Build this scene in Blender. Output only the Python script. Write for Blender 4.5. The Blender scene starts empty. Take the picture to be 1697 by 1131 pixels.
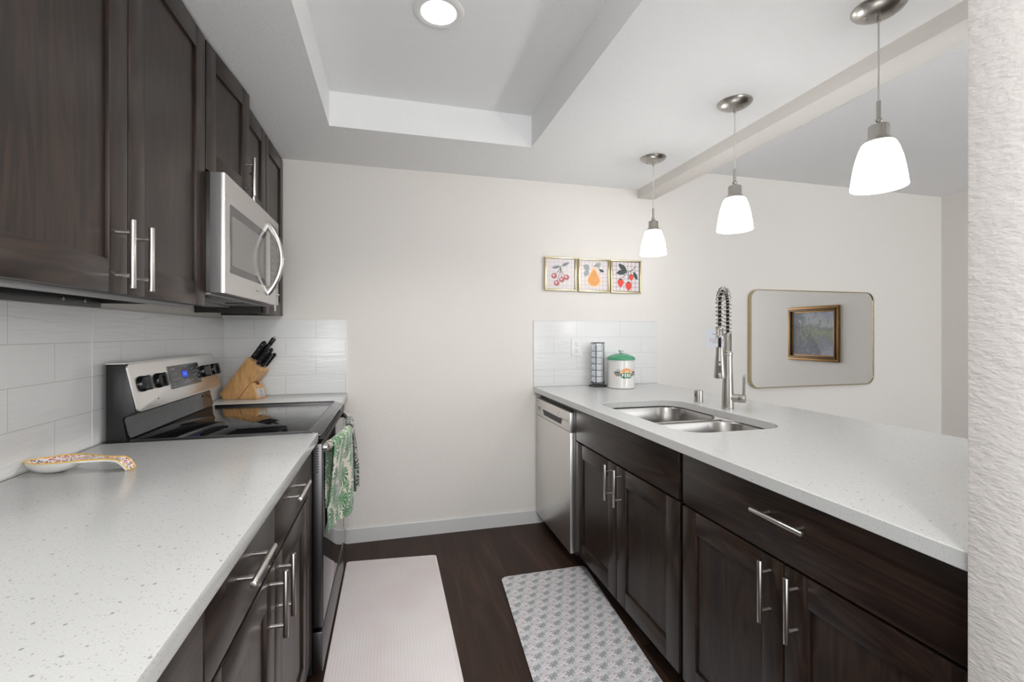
import bpy, bmesh, math, random
from mathutils import Vector, Matrix
random.seed(7)
SC = bpy.context.scene
COL = SC.collection
R = math.radians

# ------------------------------------------------------------------ camera
F_PX, PW = 760.0, 1697.0
cam_d = bpy.data.cameras.new('camera')
cam_d.sensor_width = 36.0
cam_d.lens = F_PX / PW * 36.0
cam_d.shift_y = -13.6 / PW
cam_d.clip_start = 0.02
cam = bpy.data.objects.new('camera', cam_d)
COL.objects.link(cam)
cam.location = (0, 0, 1.2785)
cam.rotation_euler = (R(90), 0, R(-14.71))
SC.camera = cam

# ------------------------------------------------------------------ world, view, lights
SC.view_settings.view_transform = 'Standard'
SC.view_settings.look = 'None'
SC.view_settings.exposure = -0.05
SC.view_settings.gamma = 1.0
SC.view_settings.use_curve_mapping = False
SC.cycles.use_denoising = True
SC.cycles.sample_clamp_indirect = 6.0
SC.cycles.max_bounces = 10
SC.cycles.diffuse_bounces = 6
SC.cycles.glossy_bounces = 5
SC.cycles.transmission_bounces = 6
W = bpy.data.worlds.new('ambient_fill')
SC.world = W
W.use_nodes = True
W.node_tree.nodes['Background'].inputs[0].default_value = (0.95, 0.975, 1.0, 1)
W.node_tree.nodes['Background'].inputs[1].default_value = 2.05      # even ambient fill, let in at the open end behind the camera


def area_lamp(name, loc, rot, sx, sy, power, color=(1, 1, 1)):
    d = bpy.data.lights.new(name, 'AREA')
    d.shape = 'RECTANGLE'
    d.size = sx
    d.size_y = sy
    d.energy = power
    d.color = color
    o = bpy.data.objects.new(name, d)
    COL.objects.link(o)
    o.location = loc
    o.rotation_euler = rot
    return o


# added fill lamps, unseen behind the camera, on the dining and kitchen sides
area_lamp('dining_side_fill', (3.2, -2.6, 1.5), (R(82), 0, 0), 2.4, 1.6, 50, (0.97, 0.99, 1.0))
area_lamp('kitchen_side_fill', (0.35, -2.4, 1.45), (R(90), 0, R(14)), 1.6, 1.5, 46, (1.0, 0.99, 0.97))

# added lamp, unseen behind the camera, to brighten the near counter and cabinets
area_lamp('rear_ceiling_fill', (0.22, -0.35, 2.46), (0, 0, 0), 0.16, 0.16, 14, (1.0, 0.985, 0.96))

# ------------------------------------------------------------------ materials


class NT:
    def __init__(self, name):
        self.m = bpy.data.materials.new(name)
        self.m.use_nodes = True
        self.t = self.m.node_tree
        self.p = self.t.nodes['Principled BSDF']

    def n(self, typ, **kw):
        nd = self.t.nodes.new('ShaderNode' + typ)
        for k, v in kw.items():
            setattr(nd, k, v)
        return nd

    def l(self, a, b):
        self.t.links.new(a, b)

    def put(self, sock, v):
        if hasattr(v, 'is_linked') or hasattr(v, 'links'):
            self.l(v, sock)
        else:
            sock.default_value = v

    def math(self, op, a, b=0.0, c=0.0):
        nd = self.n('Math', operation=op)
        self.put(nd.inputs[0], a)
        self.put(nd.inputs[1], b)
        self.put(nd.inputs[2], c)
        return nd.outputs[0]

    def vmath(self, op, a, b=(0, 0, 0)):
        nd = self.n('VectorMath', operation=op)
        self.put(nd.inputs[0], a)
        self.put(nd.inputs[1], b)
        return nd.outputs[0]

    def coord(self, kind='Object'):
        return self.n('TexCoord').outputs[kind]

    def pos(self):
        return self.n('NewGeometry').outputs['Position']

    def mapping(self, v, scale=(1, 1, 1), loc=(0, 0, 0), rot=(0, 0, 0)):
        nd = self.n('Mapping')
        self.l(v, nd.inputs[0])
        nd.inputs['Location'].default_value = loc
        nd.inputs['Rotation'].default_value = rot
        nd.inputs['Scale'].default_value = scale
        return nd.outputs[0]

    def noise(self, v, scale=5, detail=2, rough=0.5, dist=0.0):
        nd = self.n('TexNoise')
        self.l(v, nd.inputs['Vector'])
        nd.inputs['Scale'].default_value = scale
        nd.inputs['Detail'].default_value = detail
        nd.inputs['Roughness'].default_value = rough
        nd.inputs['Distortion'].default_value = dist
        return nd.outputs[0]

    def voro(self, v, scale=5, feature='F1', rnd=1.0):
        nd = self.n('TexVoronoi', feature=feature)
        self.l(v, nd.inputs['Vector'])
        nd.inputs['Scale'].default_value = scale
        nd.inputs['Randomness'].default_value = rnd
        return nd

    def ramp(self, f, stops, interp='LINEAR'):
        nd = self.n('ValToRGB')
        nd.color_ramp.interpolation = interp
        e = nd.color_ramp.elements
        while len(e) < len(stops):
            e.new(0.5)
        for el, (p, c) in zip(e, stops):
            el.position = p
            el.color = (c[0], c[1], c[2], 1) if not isinstance(c, (int, float)) else (c, c, c, 1)
        self.put(nd.inputs[0], f)
        return nd.outputs[0]

    def mix(self, f, a, b, blend='MIX'):
        nd = self.n('Mix', data_type='RGBA', blend_type=blend)
        self.put(nd.inputs[0], f)
        for s, v in ((nd.inputs[6], a), (nd.inputs[7], b)):
            if isinstance(v, tuple) and len(v) == 3:
                v = v + (1,)
            self.put(s, v)
        return nd.outputs[2]

    def bump(self, h, strength=0.3, dist=0.002):
        nd = self.n('Bump')
        nd.inputs['Strength'].default_value = strength
        nd.inputs['Distance'].default_value = dist
        self.l(h, nd.inputs['Height'])
        self.l(nd.outputs[0], self.p.inputs['Normal'])

    def sep(self, v):
        nd = self.n('SeparateXYZ')
        self.l(v, nd.inputs[0])
        return nd.outputs

    def comb(self, x, y, z=0.0):
        nd = self.n('CombineXYZ')
        self.put(nd.inputs[0], x)
        self.put(nd.inputs[1], y)
        self.put(nd.inputs[2], z)
        return nd.outputs[0]

    def set(self, col=None, rough=None, metal=None, **kw):
        if col is not None:
            if isinstance(col, tuple) and len(col) == 3:
                col = col + (1,)
            self.put(self.p.inputs['Base Color'], col)
        if rough is not None:
            self.put(self.p.inputs['Roughness'], rough)
        if metal is not None:
            self.put(self.p.inputs['Metallic'], metal)
        for k, v in kw.items():
            self.put(self.p.inputs[k.replace('_', ' ')], v)
        return self


def plain(name, col, rough=0.5, metal=0.0, noise=0.04, **kw):
    """simple procedural material: a slight noise in colour and roughness"""
    t = NT(name)
    nz = t.noise(t.coord(), 35, 3)
    c2 = tuple(max(0, c * (1 - noise)) for c in col)
    t.set(t.mix(nz, col, c2), rough, metal, **kw)
    return t.m


def lamp_mat(name, col, strength):
    t = NT(name)
    t.set((0.9, 0.9, 0.9), 0.4)
    t.p.inputs['Emission Color'].default_value = col + (1,)
    t.p.inputs['Emission Strength'].default_value = strength
    return t.m


def wall_mat(name, col, scale, strength, dist, rough=0.75, rot=0.0):
    t = NT(name)
    p = t.mapping(t.pos(), (1, 1, 1.25), rot=(rot, 0, 0))
    a = t.noise(p, scale, 4, 0.55, 0.4)
    b = t.noise(p, scale * 0.33, 2)
    h = t.math('ADD', t.ramp(a, [(0.36, 0.0), (0.66, 1.0)]), t.math('MULTIPLY', b, 0.5))
    big = t.noise(t.pos(), 1.3, 2)
    t.set(t.mix(big, col, tuple(c * 0.975 for c in col)), rough)
    t.bump(h, strength, dist)
    return t.m


M = {}
M['wall'] = wall_mat('warm_white_wall_paint', (0.73, 0.70, 0.665), 75, 0.22, 0.002)
def rough_wall():
    t = NT('textured_wall_paint')
    p = t.mapping(t.pos(), (1, 0.62, 1.25), rot=(0.55, 0, 0))
    h = t.math('ADD', t.noise(p, 105, 3, 0.55, 0.2), t.math('MULTIPLY', t.noise(p, 38, 2), 0.9))
    t.set((0.72, 0.69, 0.665), 0.75)
    t.bump(h, 0.55, 0.004)
    return t.m


M['wall_rough'] = rough_wall()
M['ceil'] = wall_mat('ceiling_paint', (0.85, 0.855, 0.86), 95, 0.45, 0.002)
M['trimwhite'] = plain('white_trim_paint', (0.62, 0.625, 0.625), 0.4)


def wood_mat(name, axis):
    t = NT(name)
    oi = t.n('ObjectInfo')
    off = t.comb(t.math('MULTIPLY', oi.outputs['Random'], 7.0), t.math('MULTIPLY', oi.outputs['Random'], 3.0), 0.0)
    p = t.vmath('ADD', t.coord(), off)
    fine = {'z': (60, 60, 2.2), 'y': (60, 2.2, 60), 'x': (2.2, 60, 60)}[axis]
    broad = {'z': (7, 7, 0.8), 'y': (7, 0.8, 7), 'x': (0.8, 7, 7)}[axis]
    a = t.noise(t.mapping(p, fine), 1.6, 5, 0.6)
    b = t.noise(t.mapping(p, broad), 1.7, 3, 0.55, 1.2)
    rings = t.math('FRACT', t.math('MULTIPLY', b, 6.0))
    rings = t.math('ABSOLUTE', t.math('SUBTRACT', rings, 0.5))
    c = t.ramp(t.math('ADD', t.math('MULTIPLY', a, 0.55), t.math('MULTIPLY', rings, 0.75)),
               [(0.22, (0.014, 0.0095, 0.0085)), (0.5, (0.026, 0.016, 0.0125)), (0.82, (0.050, 0.029, 0.018))])
    t.set(c, t.math('MULTIPLY_ADD', a, 0.12, 0.25), Specular_IOR_Level=0.34)
    t.bump(a, 0.06, 0.0006)
    return t.m


M['wood'] = wood_mat('espresso_wood_upright_grain', 'z')
M['wood_h'] = wood_mat('espresso_wood_level_grain', 'y')
M['carcass'] = plain('dark_cabinet_carcass', (0.012, 0.009, 0.008), 0.45)


def floor_mat():
    t = NT('dark_wood_plank_floor')
    s = t.sep(t.pos())
    v = t.comb(t.math('ADD', s[1], 0.31), t.math('ADD', s[0], 0.045))
    br = t.n('TexBrick', offset=0.37, offset_frequency=2)
    t.l(v, br.inputs['Vector'])
    for k, x in (('Scale', 1.0), ('Mortar Size', 0.0011), ('Mortar Smooth', 0.1), ('Bias', 0.0), ('Brick Width', 1.22), ('Row Height', 0.127)):
        br.inputs[k].default_value = x
    br.inputs['Color1'].default_value = (0.0, 0.0, 0.0, 1)
    br.inputs['Color2'].default_value = (1, 1, 1, 1)
    br.inputs['Mortar'].default_value = (0.5, 0.5, 0.5, 1)
    pv = t.vmath('ADD', t.mapping(t.pos(), (22, 1.5, 1)), t.vmath('MULTIPLY', br.outputs['Color'], (9, 5, 0)))
    g = t.noise(pv, 1.5, 5, 0.62, 0.6)
    g2 = t.noise(t.mapping(pv, (0.28, 0.7, 1)), 1.3, 3, 0.5, 0.8)
    f = t.math('ADD', t.math('MULTIPLY', g, 0.6), t.math('MULTIPLY', g2, 0.4))
    c = t.ramp(f, [(0.33, (0.022, 0.012, 0.0095)), (0.52, (0.041, 0.022, 0.0155)), (0.70, (0.078, 0.042, 0.026))])
    c = t.mix(t.math('MULTIPLY', br.outputs['Fac'], 0.8), c, (0.012, 0.008, 0.006))
    t.set(c, t.math('MULTIPLY_ADD', g, 0.12, 0.40), Specular_IOR_Level=0.22)
    t.bump(t.math('SUBTRACT', t.math('MULTIPLY', g, 0.3), br.outputs['Fac']), 0.2, 0.0008)
    return t.m


M['floor'] = floor_mat()


def quartz_mat():
    t = NT('pale_speckled_quartz')
    p = t.pos()
    vo = t.voro(p, 170)
    rnd = t.sep(vo.outputs['Color'])[0]
    spot = t.math('MULTIPLY', t.math('LESS_THAN', vo.outputs['Distance'], t.math('MULTIPLY_ADD', rnd, 0.22, 0.18)), t.math('LESS_THAN', rnd, 0.5))
    vo2 = t.voro(p, 75)
    r2 = t.sep(vo2.outputs['Color'])
    spot2 = t.math('MULTIPLY', t.math('LESS_THAN', vo2.outputs['Distance'], 0.17), t.math('LESS_THAN', r2[1], 0.16))
    n = t.noise(p, 420, 3, 0.7)
    base = t.ramp(n, [(0.25, (0.56, 0.565, 0.56)), (0.6, (0.645, 0.65, 0.645))])
    c = t.mix(t.math('MULTIPLY', spot, 0.55), base, (0.34, 0.34, 0.335))
    c = t.mix(t.math('MULTIPLY', spot2, 0.62), c, (0.16, 0.155, 0.15))
    t.set(c, 0.2, Specular_IOR_Level=0.45)
    return t.m


M['quartz'] = quartz_mat()


def tile_mat(name, along, off, zoff):
    """white 13 x 4.3 inch tile in running bond with low wavy relief"""
    t = NT(name)
    s = t.sep(t.pos())
    u = t.math('ADD', s[1] if along == 'y' else s[0], off)
    v = t.comb(u, t.math('ADD', s[2], zoff))
    br = t.n('TexBrick', offset=0.5, offset_frequency=2)
    t.l(v, br.inputs['Vector'])
    for k, x in (('Scale', 1.0), ('Mortar Size', 0.0011), ('Mortar Smooth', 0.25), ('Bias', 0.0), ('Brick Width', 0.331), ('Row Height', 0.1103)):
        br.inputs[k].default_value = x
    br.inputs['Color1'].default_value = (0.0, 0.0, 0.0, 1)
    br.inputs['Color2'].default_value = (1, 1, 1, 1)
    wv = t.comb(t.math('MULTIPLY', u, 5.0), t.math('MULTIPLY', s[2], 52.0), t.math('MULTIPLY', t.sep(br.outputs['Color'])[0], 5.0))
    h = t.noise(wv, 1.0, 2, 0.5, 0.8)
    c = t.mix(br.outputs['Fac'], (0.71, 0.715, 0.716), (0.50, 0.50, 0.495))
    t.set(c, 0.22)
    t.bump(t.math('SUBTRACT', t.math('MULTIPLY', h, 1.6), br.outputs['Fac']), 0.32, 0.0035)
    return t.m


M['tile_left'] = tile_mat('wavy_white_tile_beside_range', 'y', -1.0925 + 0.331 * 8, -0.2560 + 0.1103 * 6)
M['tile_bl'] = tile_mat('wavy_white_tile_corner', 'x', 0.436 + 0.331 * 5, -0.2560 + 0.1103 * 6)
M['tile_br'] = tile_mat('wavy_white_tile_peninsula', 'x', -1.232 + 0.331 * 8, -0.2560 + 0.1103 * 6)


def steel_mat(name, col, rough, brush, aniso=0.0):
    t = NT(name)
    p = t.mapping(t.coord(), brush)
    n = t.noise(p, 1.0, 3, 0.6)
    t.set(t.mix(n, col, tuple(c * 0.975 for c in col)), t.math('MULTIPLY_ADD', n, 0.02, rough - 0.01), 1.0)
    return t.m


M['steel'] = steel_mat('brushed_stainless', (0.72, 0.705, 0.69), 0.27, (300, 4, 300))
M['steel_v'] = steel_mat('brushed_stainless_upright', (0.46, 0.45, 0.435), 0.27, (300, 300, 5))
M['nickel'] = steel_mat('brushed_nickel', (0.47, 0.45, 0.42), 0.28, (250, 250, 20))
M['sinksteel'] = steel_mat('satin_sink_steel', (0.42, 0.405, 0.39), 0.27, (80, 80, 5))
M['handle'] = plain('satin_nickel_pull', (0.66, 0.625, 0.60), 0.3, 1.0, 0.0)
M['chrome'] = plain('chrome', (0.75, 0.75, 0.75), 0.08, 1.0)
M['dwsteel'] = steel_mat('dishwasher_stainless', (0.78, 0.765, 0.745), 0.30, (300, 300, 5))
M['darksteel'] = steel_mat('dark_grey_steel', (0.11, 0.105, 0.108), 0.33, (200, 200, 10))
M['blackgloss'] = plain('black_ceramic_glass', (0.006, 0.006, 0.007), 0.03, Specular_IOR_Level=0.55)
M['ovenglass'] = plain('black_oven_glass', (0.016, 0.016, 0.018), 0.04, Specular_IOR_Level=0.55)
M['black'] = plain('black_enamel', (0.012, 0.012, 0.013), 0.33)
M['blackplastic'] = plain('black_plastic', (0.008, 0.008, 0.009), 0.18)
M['panelgrey'] = plain('grey_control_film', (0.12, 0.12, 0.125), 0.25)
M['mwglass'] = plain('smoked_grey_glass', (0.05, 0.05, 0.052), 0.06, Specular_IOR_Level=0.8)
M['mwmesh'] = plain('grey_door_screen', (0.17, 0.165, 0.16), 0.14, Specular_IOR_Level=0.8)  # lighter than the window glass: a reflection put into the screen's grey
M['greyplastic'] = plain('grey_plastic', (0.22, 0.22, 0.22), 0.4)
M['edgegrey'] = plain('dark_grey_door_edge', (0.16, 0.155, 0.155), 0.45)
M['legend'] = plain('pale_print', (0.55, 0.55, 0.56), 0.5)
M['ring'] = plain('burner_line', (0.07, 0.07, 0.075), 0.2)
M['blue'] = lamp_mat('blue_display_digits', (0.25, 0.5, 1.0), 1.0)
M['bluedim'] = lamp_mat('blue_display_glow', (0.0, 0.035, 0.62), 1.0)
for k_ in ('blue', 'bluedim'):
    M[k_].node_tree.nodes['Principled BSDF'].inputs['Base Color'].default_value = (0.005, 0.006, 0.012, 1)
M['whiteplastic'] = plain('white_plastic', (0.78, 0.78, 0.775), 0.3)
M['white_ceramic'] = plain('white_ceramic', (0.74, 0.73, 0.71), 0.16, Coat_Weight=0.3)
M['mug_ceramic'] = plain('bluish_white_ceramic', (0.68, 0.71, 0.75), 0.18)
M['greenglaze'] = plain('green_glaze', (0.06, 0.33, 0.17), 0.12, Coat_Weight=0.5)
M['darkgreen'] = plain('dark_green_print', (0.02, 0.16, 0.07), 0.3)
M['orange'] = plain('orange_print', (0.75, 0.16, 0.04), 0.35)
M['cream'] = plain('cream_print', (0.83, 0.62, 0.35), 0.35)
M['cupgrey'] = plain('taupe_print', (0.28, 0.25, 0.22), 0.4)
M['cuplight'] = plain('pale_grey_print', (0.5, 0.5, 0.49), 0.4)
M['ink'] = plain('dark_ink', (0.03, 0.03, 0.035), 0.5)
M['wire'] = plain('black_wire', (0.012, 0.013, 0.015), 0.35)
M['gold'] = plain('champagne_gold', (0.50, 0.43, 0.28), 0.25, 1.0)
M['goldedge'] = plain('pale_gold_edge', (0.62, 0.53, 0.31), 0.28, 1.0)
M['mirror'] = plain('mirror_silver', (0.86, 0.865, 0.86), 0.0, 1.0, 0.0)
M['paper'] = plain('white_paper', (0.70, 0.72, 0.77), 0.6)
M['redink'] = plain('red_ink', (0.32, 0.05, 0.10), 0.6)
def shade_mat():
    t = NT('frosted_lamp_glass')
    t.set((0.9, 0.9, 0.9), 0.4)
    z = t.sep(t.coord())[2]
    t.p.inputs['Emission Color'].default_value = (1.0, 0.985, 0.96, 1)
    f = t.math('DIVIDE', t.math('ADD', z, ZC_REF - 1.733), -0.145)      # 0 at the open bottom, -1 at the neck
    t.put(t.p.inputs['Emission Strength'], t.math('MAXIMUM', t.math('MULTIPLY_ADD', f, 66.0, 50.0), 3.5))
    return t.m


ZC_REF = 2.302
M['shade'] = shade_mat()
M['shade_in'] = lamp_mat('lamp_glass_inside', (0.98, 0.99, 1.0), 0.78)
M['lens'] = lamp_mat('recessed_lamp_lens', (1.0, 0.985, 0.96), 4.0)
M['bulb'] = lamp_mat('bulb_glow', (1.0, 0.96, 0.9), 1.2)
M['cord'] = plain('clear_grey_cord', (0.62, 0.61, 0.59), 0.35)
M['matedge'] = plain('dark_mat_backing', (0.03, 0.027, 0.026), 0.8)
M['screwhead'] = plain('brass_screw', (0.55, 0.5, 0.38), 0.35, 1.0)


def lightwood_mat():
    t = NT('pale_rubberwood')
    p = t.mapping(t.coord(), (14, 60, 5), rot=(0, R(41), 0))
    n = t.noise(p, 2.0, 4, 0.6, 0.5)
    c = t.ramp(n, [(0.3, (0.40, 0.205, 0.075)), (0.55, (0.56, 0.32, 0.13)), (0.75, (0.66, 0.41, 0.19))])
    t.set(c, 0.38)
    return t.m


M['lightwood'] = lightwood_mat()
M['darkhole'] = plain('dark_wood_hole', (0.09, 0.035, 0.015), 0.7)


def polar(t, u, v, cu, cv, ru=1.0):
    dx = t.math('SUBTRACT', u, cu)
    dy = t.math('MULTIPLY', t.math('SUBTRACT', v, cv), ru)
    r = t.math('SQRT', t.math('ADD', t.math('MULTIPLY', dx, dx), t.math('MULTIPLY', dy, dy)))
    a = t.math('ARCTAN2', dy, dx)
    return r, a, dx, dy


def flower(t, u, v, cu, cv, R0, n, ph, amp=0.45):
    r, a, _, _ = polar(t, u, v, cu, cv)
    lim = t.math('MULTIPLY_ADD', t.math('COSINE', t.math('MULTIPLY_ADD', a, n, ph)), R0 * amp, R0 * (1 - amp))
    return t.math('LESS_THAN', r, lim)


def leaf(t, u, v, cu, cv, ang, L, w):
    dx = t.math('SUBTRACT', u, cu)
    dy = t.math('SUBTRACT', v, cv)
    ca, sa = math.cos(ang), math.sin(ang)
    p = t.math('ADD', t.math('MULTIPLY', dx, ca), t.math('MULTIPLY', dy, sa))
    q = t.math('ADD', t.math('MULTIPLY', dx, -sa), t.math('MULTIPLY', dy, ca))
    e = t.math('ADD', t.math('POWER', t.math('ABSOLUTE', t.math('DIVIDE', p, L)), 1.4), t.math('ABSOLUTE', t.math('DIVIDE', q, w)))
    return t.math('LESS_THAN', e, 1.0)


def floral_mat():
    t = NT('grey_and_pink_floral_vinyl')
    s = t.sep(t.coord('UV'))
    row = t.math('FLOOR', t.math('DIVIDE', s[1], 0.058))
    u = t.math('FRACT', t.math('MULTIPLY_ADD', row, 0.30, t.math('DIVIDE', s[0], 0.068)))
    v = t.math('FRACT', t.math('DIVIDE', s[1], 0.058))
    nz = t.noise(t.coord('UV'), 260, 3, 0.7)
    base = t.ramp(nz, [(0.32, (0.50, 0.51, 0.53)), (0.5, (0.66, 0.66, 0.68)), (0.68, (0.80, 0.79, 0.81))])
    white = flower(t, u, v, 0.30, 0.55, 0.40, 7, 0.4, 0.6)
    white2 = flower(t, u, v, 0.72, 0.12, 0.26, 6, 1.4, 0.6)
    g1 = flower(t, u, v, 0.66, 0.55, 0.29, 6, 0.2, 0.30)
    g2 = flower(t, u, v, 0.84, 0.36, 0.24, 5, 1.0, 0.35)
    g3 = flower(t, u, v, 0.12, 0.16, 0.17, 5, 2.0, 0.35)
    p1 = leaf(t, u, v, 0.26, 0.80, R(75), 0.15, 0.055)
    p2 = leaf(t, u, v, 0.38, 0.33, R(-28), 0.16, 0.055)
    p3 = leaf(t, u, v, 0.16, 0.52, R(20), 0.12, 0.05)
    c = t.mix(white, base, (0.84, 0.83, 0.85))
    c = t.mix(white2, c, (0.82, 0.81, 0.83))
    gm = t.ramp(nz, [(0.35, (0.28, 0.30, 0.325)), (0.65, (0.42, 0.435, 0.46))])
    c = t.mix(g1, c, gm)
    c = t.mix(g2, c, gm)
    c = t.mix(g3, c, t.mix(nz, (0.36, 0.38, 0.40), (0.62, 0.62, 0.64)))
    c = t.mix(p1, c, (0.55, 0.31, 0.34))
    c = t.mix(p2, c, (0.58, 0.36, 0.385))
    c = t.mix(p3, c, (0.74, 0.61, 0.63))
    t.set(c, 0.6)
    return t.m


M['floral'] = floral_mat()


def stripe_mat():
    t = NT('blush_ribbed_vinyl')
    s = t.sep(t.coord('UV'))
    w = t.math('SINE', t.math('MULTIPLY', s[0], 2 * math.pi / 0.0125))
    n = t.noise(t.coord('UV'), 4.0, 2, 0.5)
    n2 = t.noise(t.mapping(t.coord('UV'), (300, 90, 1)), 1.0, 3, 0.7)
    c = t.ramp(n, [(0.38, (0.84, 0.765, 0.775)), (0.62, (0.86, 0.84, 0.835))])
    f = t.math('ADD', t.math('MULTIPLY_ADD', w, 0.16, 0.25), t.math('MULTIPLY', n2, 0.35))
    c = t.mix(f, c, (0.74, 0.67, 0.675))
    t.set(c, 0.6)
    t.bump(w, 0.15, 0.0008)
    return t.m


M['blush'] = stripe_mat()


def towel_mat(name, g1, g2, ground):
    t = NT(name)
    uv = t.coord('UV')

    def fans(scale, seed, R0, nn):
        p = t.vmath('ADD', uv, (seed, seed * 1.7, 0))
        vo = t.voro(p, scale, rnd=0.75)
        d = t.vmath('SUBTRACT', t.vmath('MULTIPLY', p, (scale, scale, 0)), t.vmath('MULTIPLY', vo.outputs['Position'], (scale, scale, 0)))
        s = t.sep(d)
        r = t.math('SQRT', t.math('ADD', t.math('MULTIPLY', s[0], s[0]), t.math('MULTIPLY', s[1], s[1])))
        a = t.math('ADD', t.math('ARCTAN2', s[1], s[0]), t.math('MULTIPLY', t.sep(vo.outputs['Color'])[0], 6.28))
        blades = t.math('GREATER_THAN', t.math('SINE', t.math('MULTIPLY', a, nn)), t.math('MULTIPLY_ADD', r, 1.7, -1.05))
        inside = t.math('LESS_THAN', r, t.math('MULTIPLY_ADD', t.math('COSINE', t.math('MULTIPLY', a, 1.0)), 0.14, R0))
        return t.math('MULTIPLY', blades, inside), vo
    f1, v1 = fans(12.0, 0.3, 0.47, 13)
    f2, v2 = fans(15.0, 3.1, 0.33, 11)
    c = t.mix(f2, ground, g2)
    c = t.mix(f1, c, t.mix(t.sep(v1.outputs['Color'])[1], g1, tuple(x * 0.45 for x in g1)))
    t.set(c, 0.9, Sheen_Weight=0.2)
    t.bump(t.noise(uv, 900, 2), 0.15, 0.0006)
    return t.m


M['towel_g'] = towel_mat('green_palm_leaf_cotton', (0.05, 0.24, 0.09), (0.16, 0.33, 0.17), (0.70, 0.66, 0.58))
M['towel_d'] = towel_mat('dusky_palm_leaf_cotton', (0.075, 0.10, 0.08), (0.24, 0.27, 0.24), (0.55, 0.54, 0.51))


def spoonrest_mat():
    t = NT('painted_floral_ceramic')
    p = t.coord()
    vo = t.voro(p, 215)
    cr = t.sep(vo.outputs['Color'])
    blob = t.math('LESS_THAN', vo.outputs['Distance'], 0.47)
    col = t.ramp(cr[0], [(0.0, (0.55, 0.05, 0.06)), (0.28, (0.04, 0.07, 0.10)), (0.45, (0.72, 0.69, 0.66)), (0.60, (0.6, 0.12, 0.09)), (0.86, (0.07, 0.12, 0.22))], 'CONSTANT')
    t.set(t.mix(blob, (0.74, 0.70, 0.68), col), 0.12, Coat_Weight=0.4)
    return t.m


M['floral_ceramic'] = spoonrest_mat()
M['yellowglaze'] = plain('yellow_rim_glaze', (0.72, 0.44, 0.08), 0.15)


def grid_mat(name, pa, ca, cb, base):
    t = NT(name)
    s = t.sep(t.coord())
    fx = t.math('ABSOLUTE', t.math('SUBTRACT', t.math('FRACT', t.math('DIVIDE', s[0], pa)), 0.5))
    fz = t.math('ABSOLUTE', t.math('SUBTRACT', t.math('FRACT', t.math('DIVIDE', s[2], pa)), 0.5))
    c = t.mix(t.math('LESS_THAN', fx, 0.045), base, ca)
    c = t.mix(t.math('LESS_THAN', fz, 0.045), c, cb)
    t.set(c, 0.4)
    return t.m


M['grid1'] = grid_mat('pink_paper_grid_one', 0.0315, (0.55, 0.44, 0.46), (0.50, 0.47, 0.50), (0.62, 0.57, 0.565))
M['grid2'] = grid_mat('pink_paper_grid_two', 0.027, (0.42, 0.32, 0.34), (0.45, 0.36, 0.38), (0.63, 0.58, 0.57))
M['grid3'] = grid_mat('pink_paper_grid_three', 0.0295, (0.14, 0.11, 0.15), (0.2, 0.17, 0.21), (0.62, 0.575, 0.57))
M['leafgrey'] = plain('grey_leaf_paint', (0.33, 0.36, 0.38), 0.5, 0, 0.3)
M['leafdark'] = plain('dark_leaf_paint', (0.045, 0.06, 0.06), 0.5, 0, 0.3)
M['cherry'] = plain('rose_cherry_paint', (0.52, 0.16, 0.17), 0.5, 0, 0.3)
M['cherryrim'] = plain('deep_cherry_paint', (0.42, 0.08, 0.10), 0.5, 0, 0.3)
M['cherrylight'] = plain('pale_cherry_paint', (0.72, 0.48, 0.48), 0.5)
M['pear'] = plain('orange_pear_paint', (0.76, 0.33, 0.08), 0.5, 0, 0.25)
M['pearlight'] = plain('peach_pear_paint', (0.80, 0.52, 0.32), 0.5, 0, 0.1)
M['berry'] = plain('red_berry_paint', (0.70, 0.055, 0.03), 0.5, 0, 0.2)
M['antiquegold'] = plain('antique_gold_frame', (0.30, 0.16, 0.05), 0.38, 0.6, 0.3)
M['darkgold'] = plain('dark_gold_frame', (0.10, 0.06, 0.03), 0.4, 0.4, 0.3)


def canvas_mat():
    t = NT('soft_landscape_brushwork')
    s = t.sep(t.coord())
    p = t.coord()
    n = t.noise(p, 7, 4, 0.6, 0.5)
    n2 = t.noise(t.mapping(p, (1, 18, 9)), 4, 4, 0.7, 0.5)
    yy = t.math('ADD', s[2], t.math('MULTIPLY_ADD', n, 0.3, -0.15))
    c = t.ramp(t.math('MULTIPLY_ADD', yy, 1.9, 0.5),
               [(0.05, (0.33, 0.32, 0.38)), (0.25, (0.20, 0.20, 0.27)), (0.42, (0.19, 0.21, 0.15)), (0.52, (0.24, 0.26, 0.15)), (0.62, (0.16, 0.19, 0.17)), (0.74, (0.38, 0.38, 0.38)), (0.95, (0.26, 0.29, 0.36))])
    tr = t.math('ADD', t.noise(t.mapping(p, (1, 1, 0.6)), 9, 4, 0.65, 0.4), t.math('MULTIPLY_ADD', s[1], -0.75, -0.06))
    tr = t.math('ADD', tr, t.math('MULTIPLY', t.math('ABSOLUTE', t.math('SUBTRACT', s[2], 0.06)), 0.25))
    dk = t.math('MULTIPLY', t.ramp(tr, [(0.47, 0.0), (0.53, 1.0)]), 0.75)
    c = t.mix(dk, c, (0.065, 0.075, 0.095))
    c = t.mix(t.math('MULTIPLY', n2, 0.36), c, t.mix(t.math('GREATER_THAN', n2, 0.55), (0.10, 0.11, 0.14), (0.52, 0.49, 0.46)))
    t.set(c, 0.5)
    return t.m


M['canvas'] = canvas_mat()

# ------------------------------------------------------------------ geometry helpers


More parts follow.
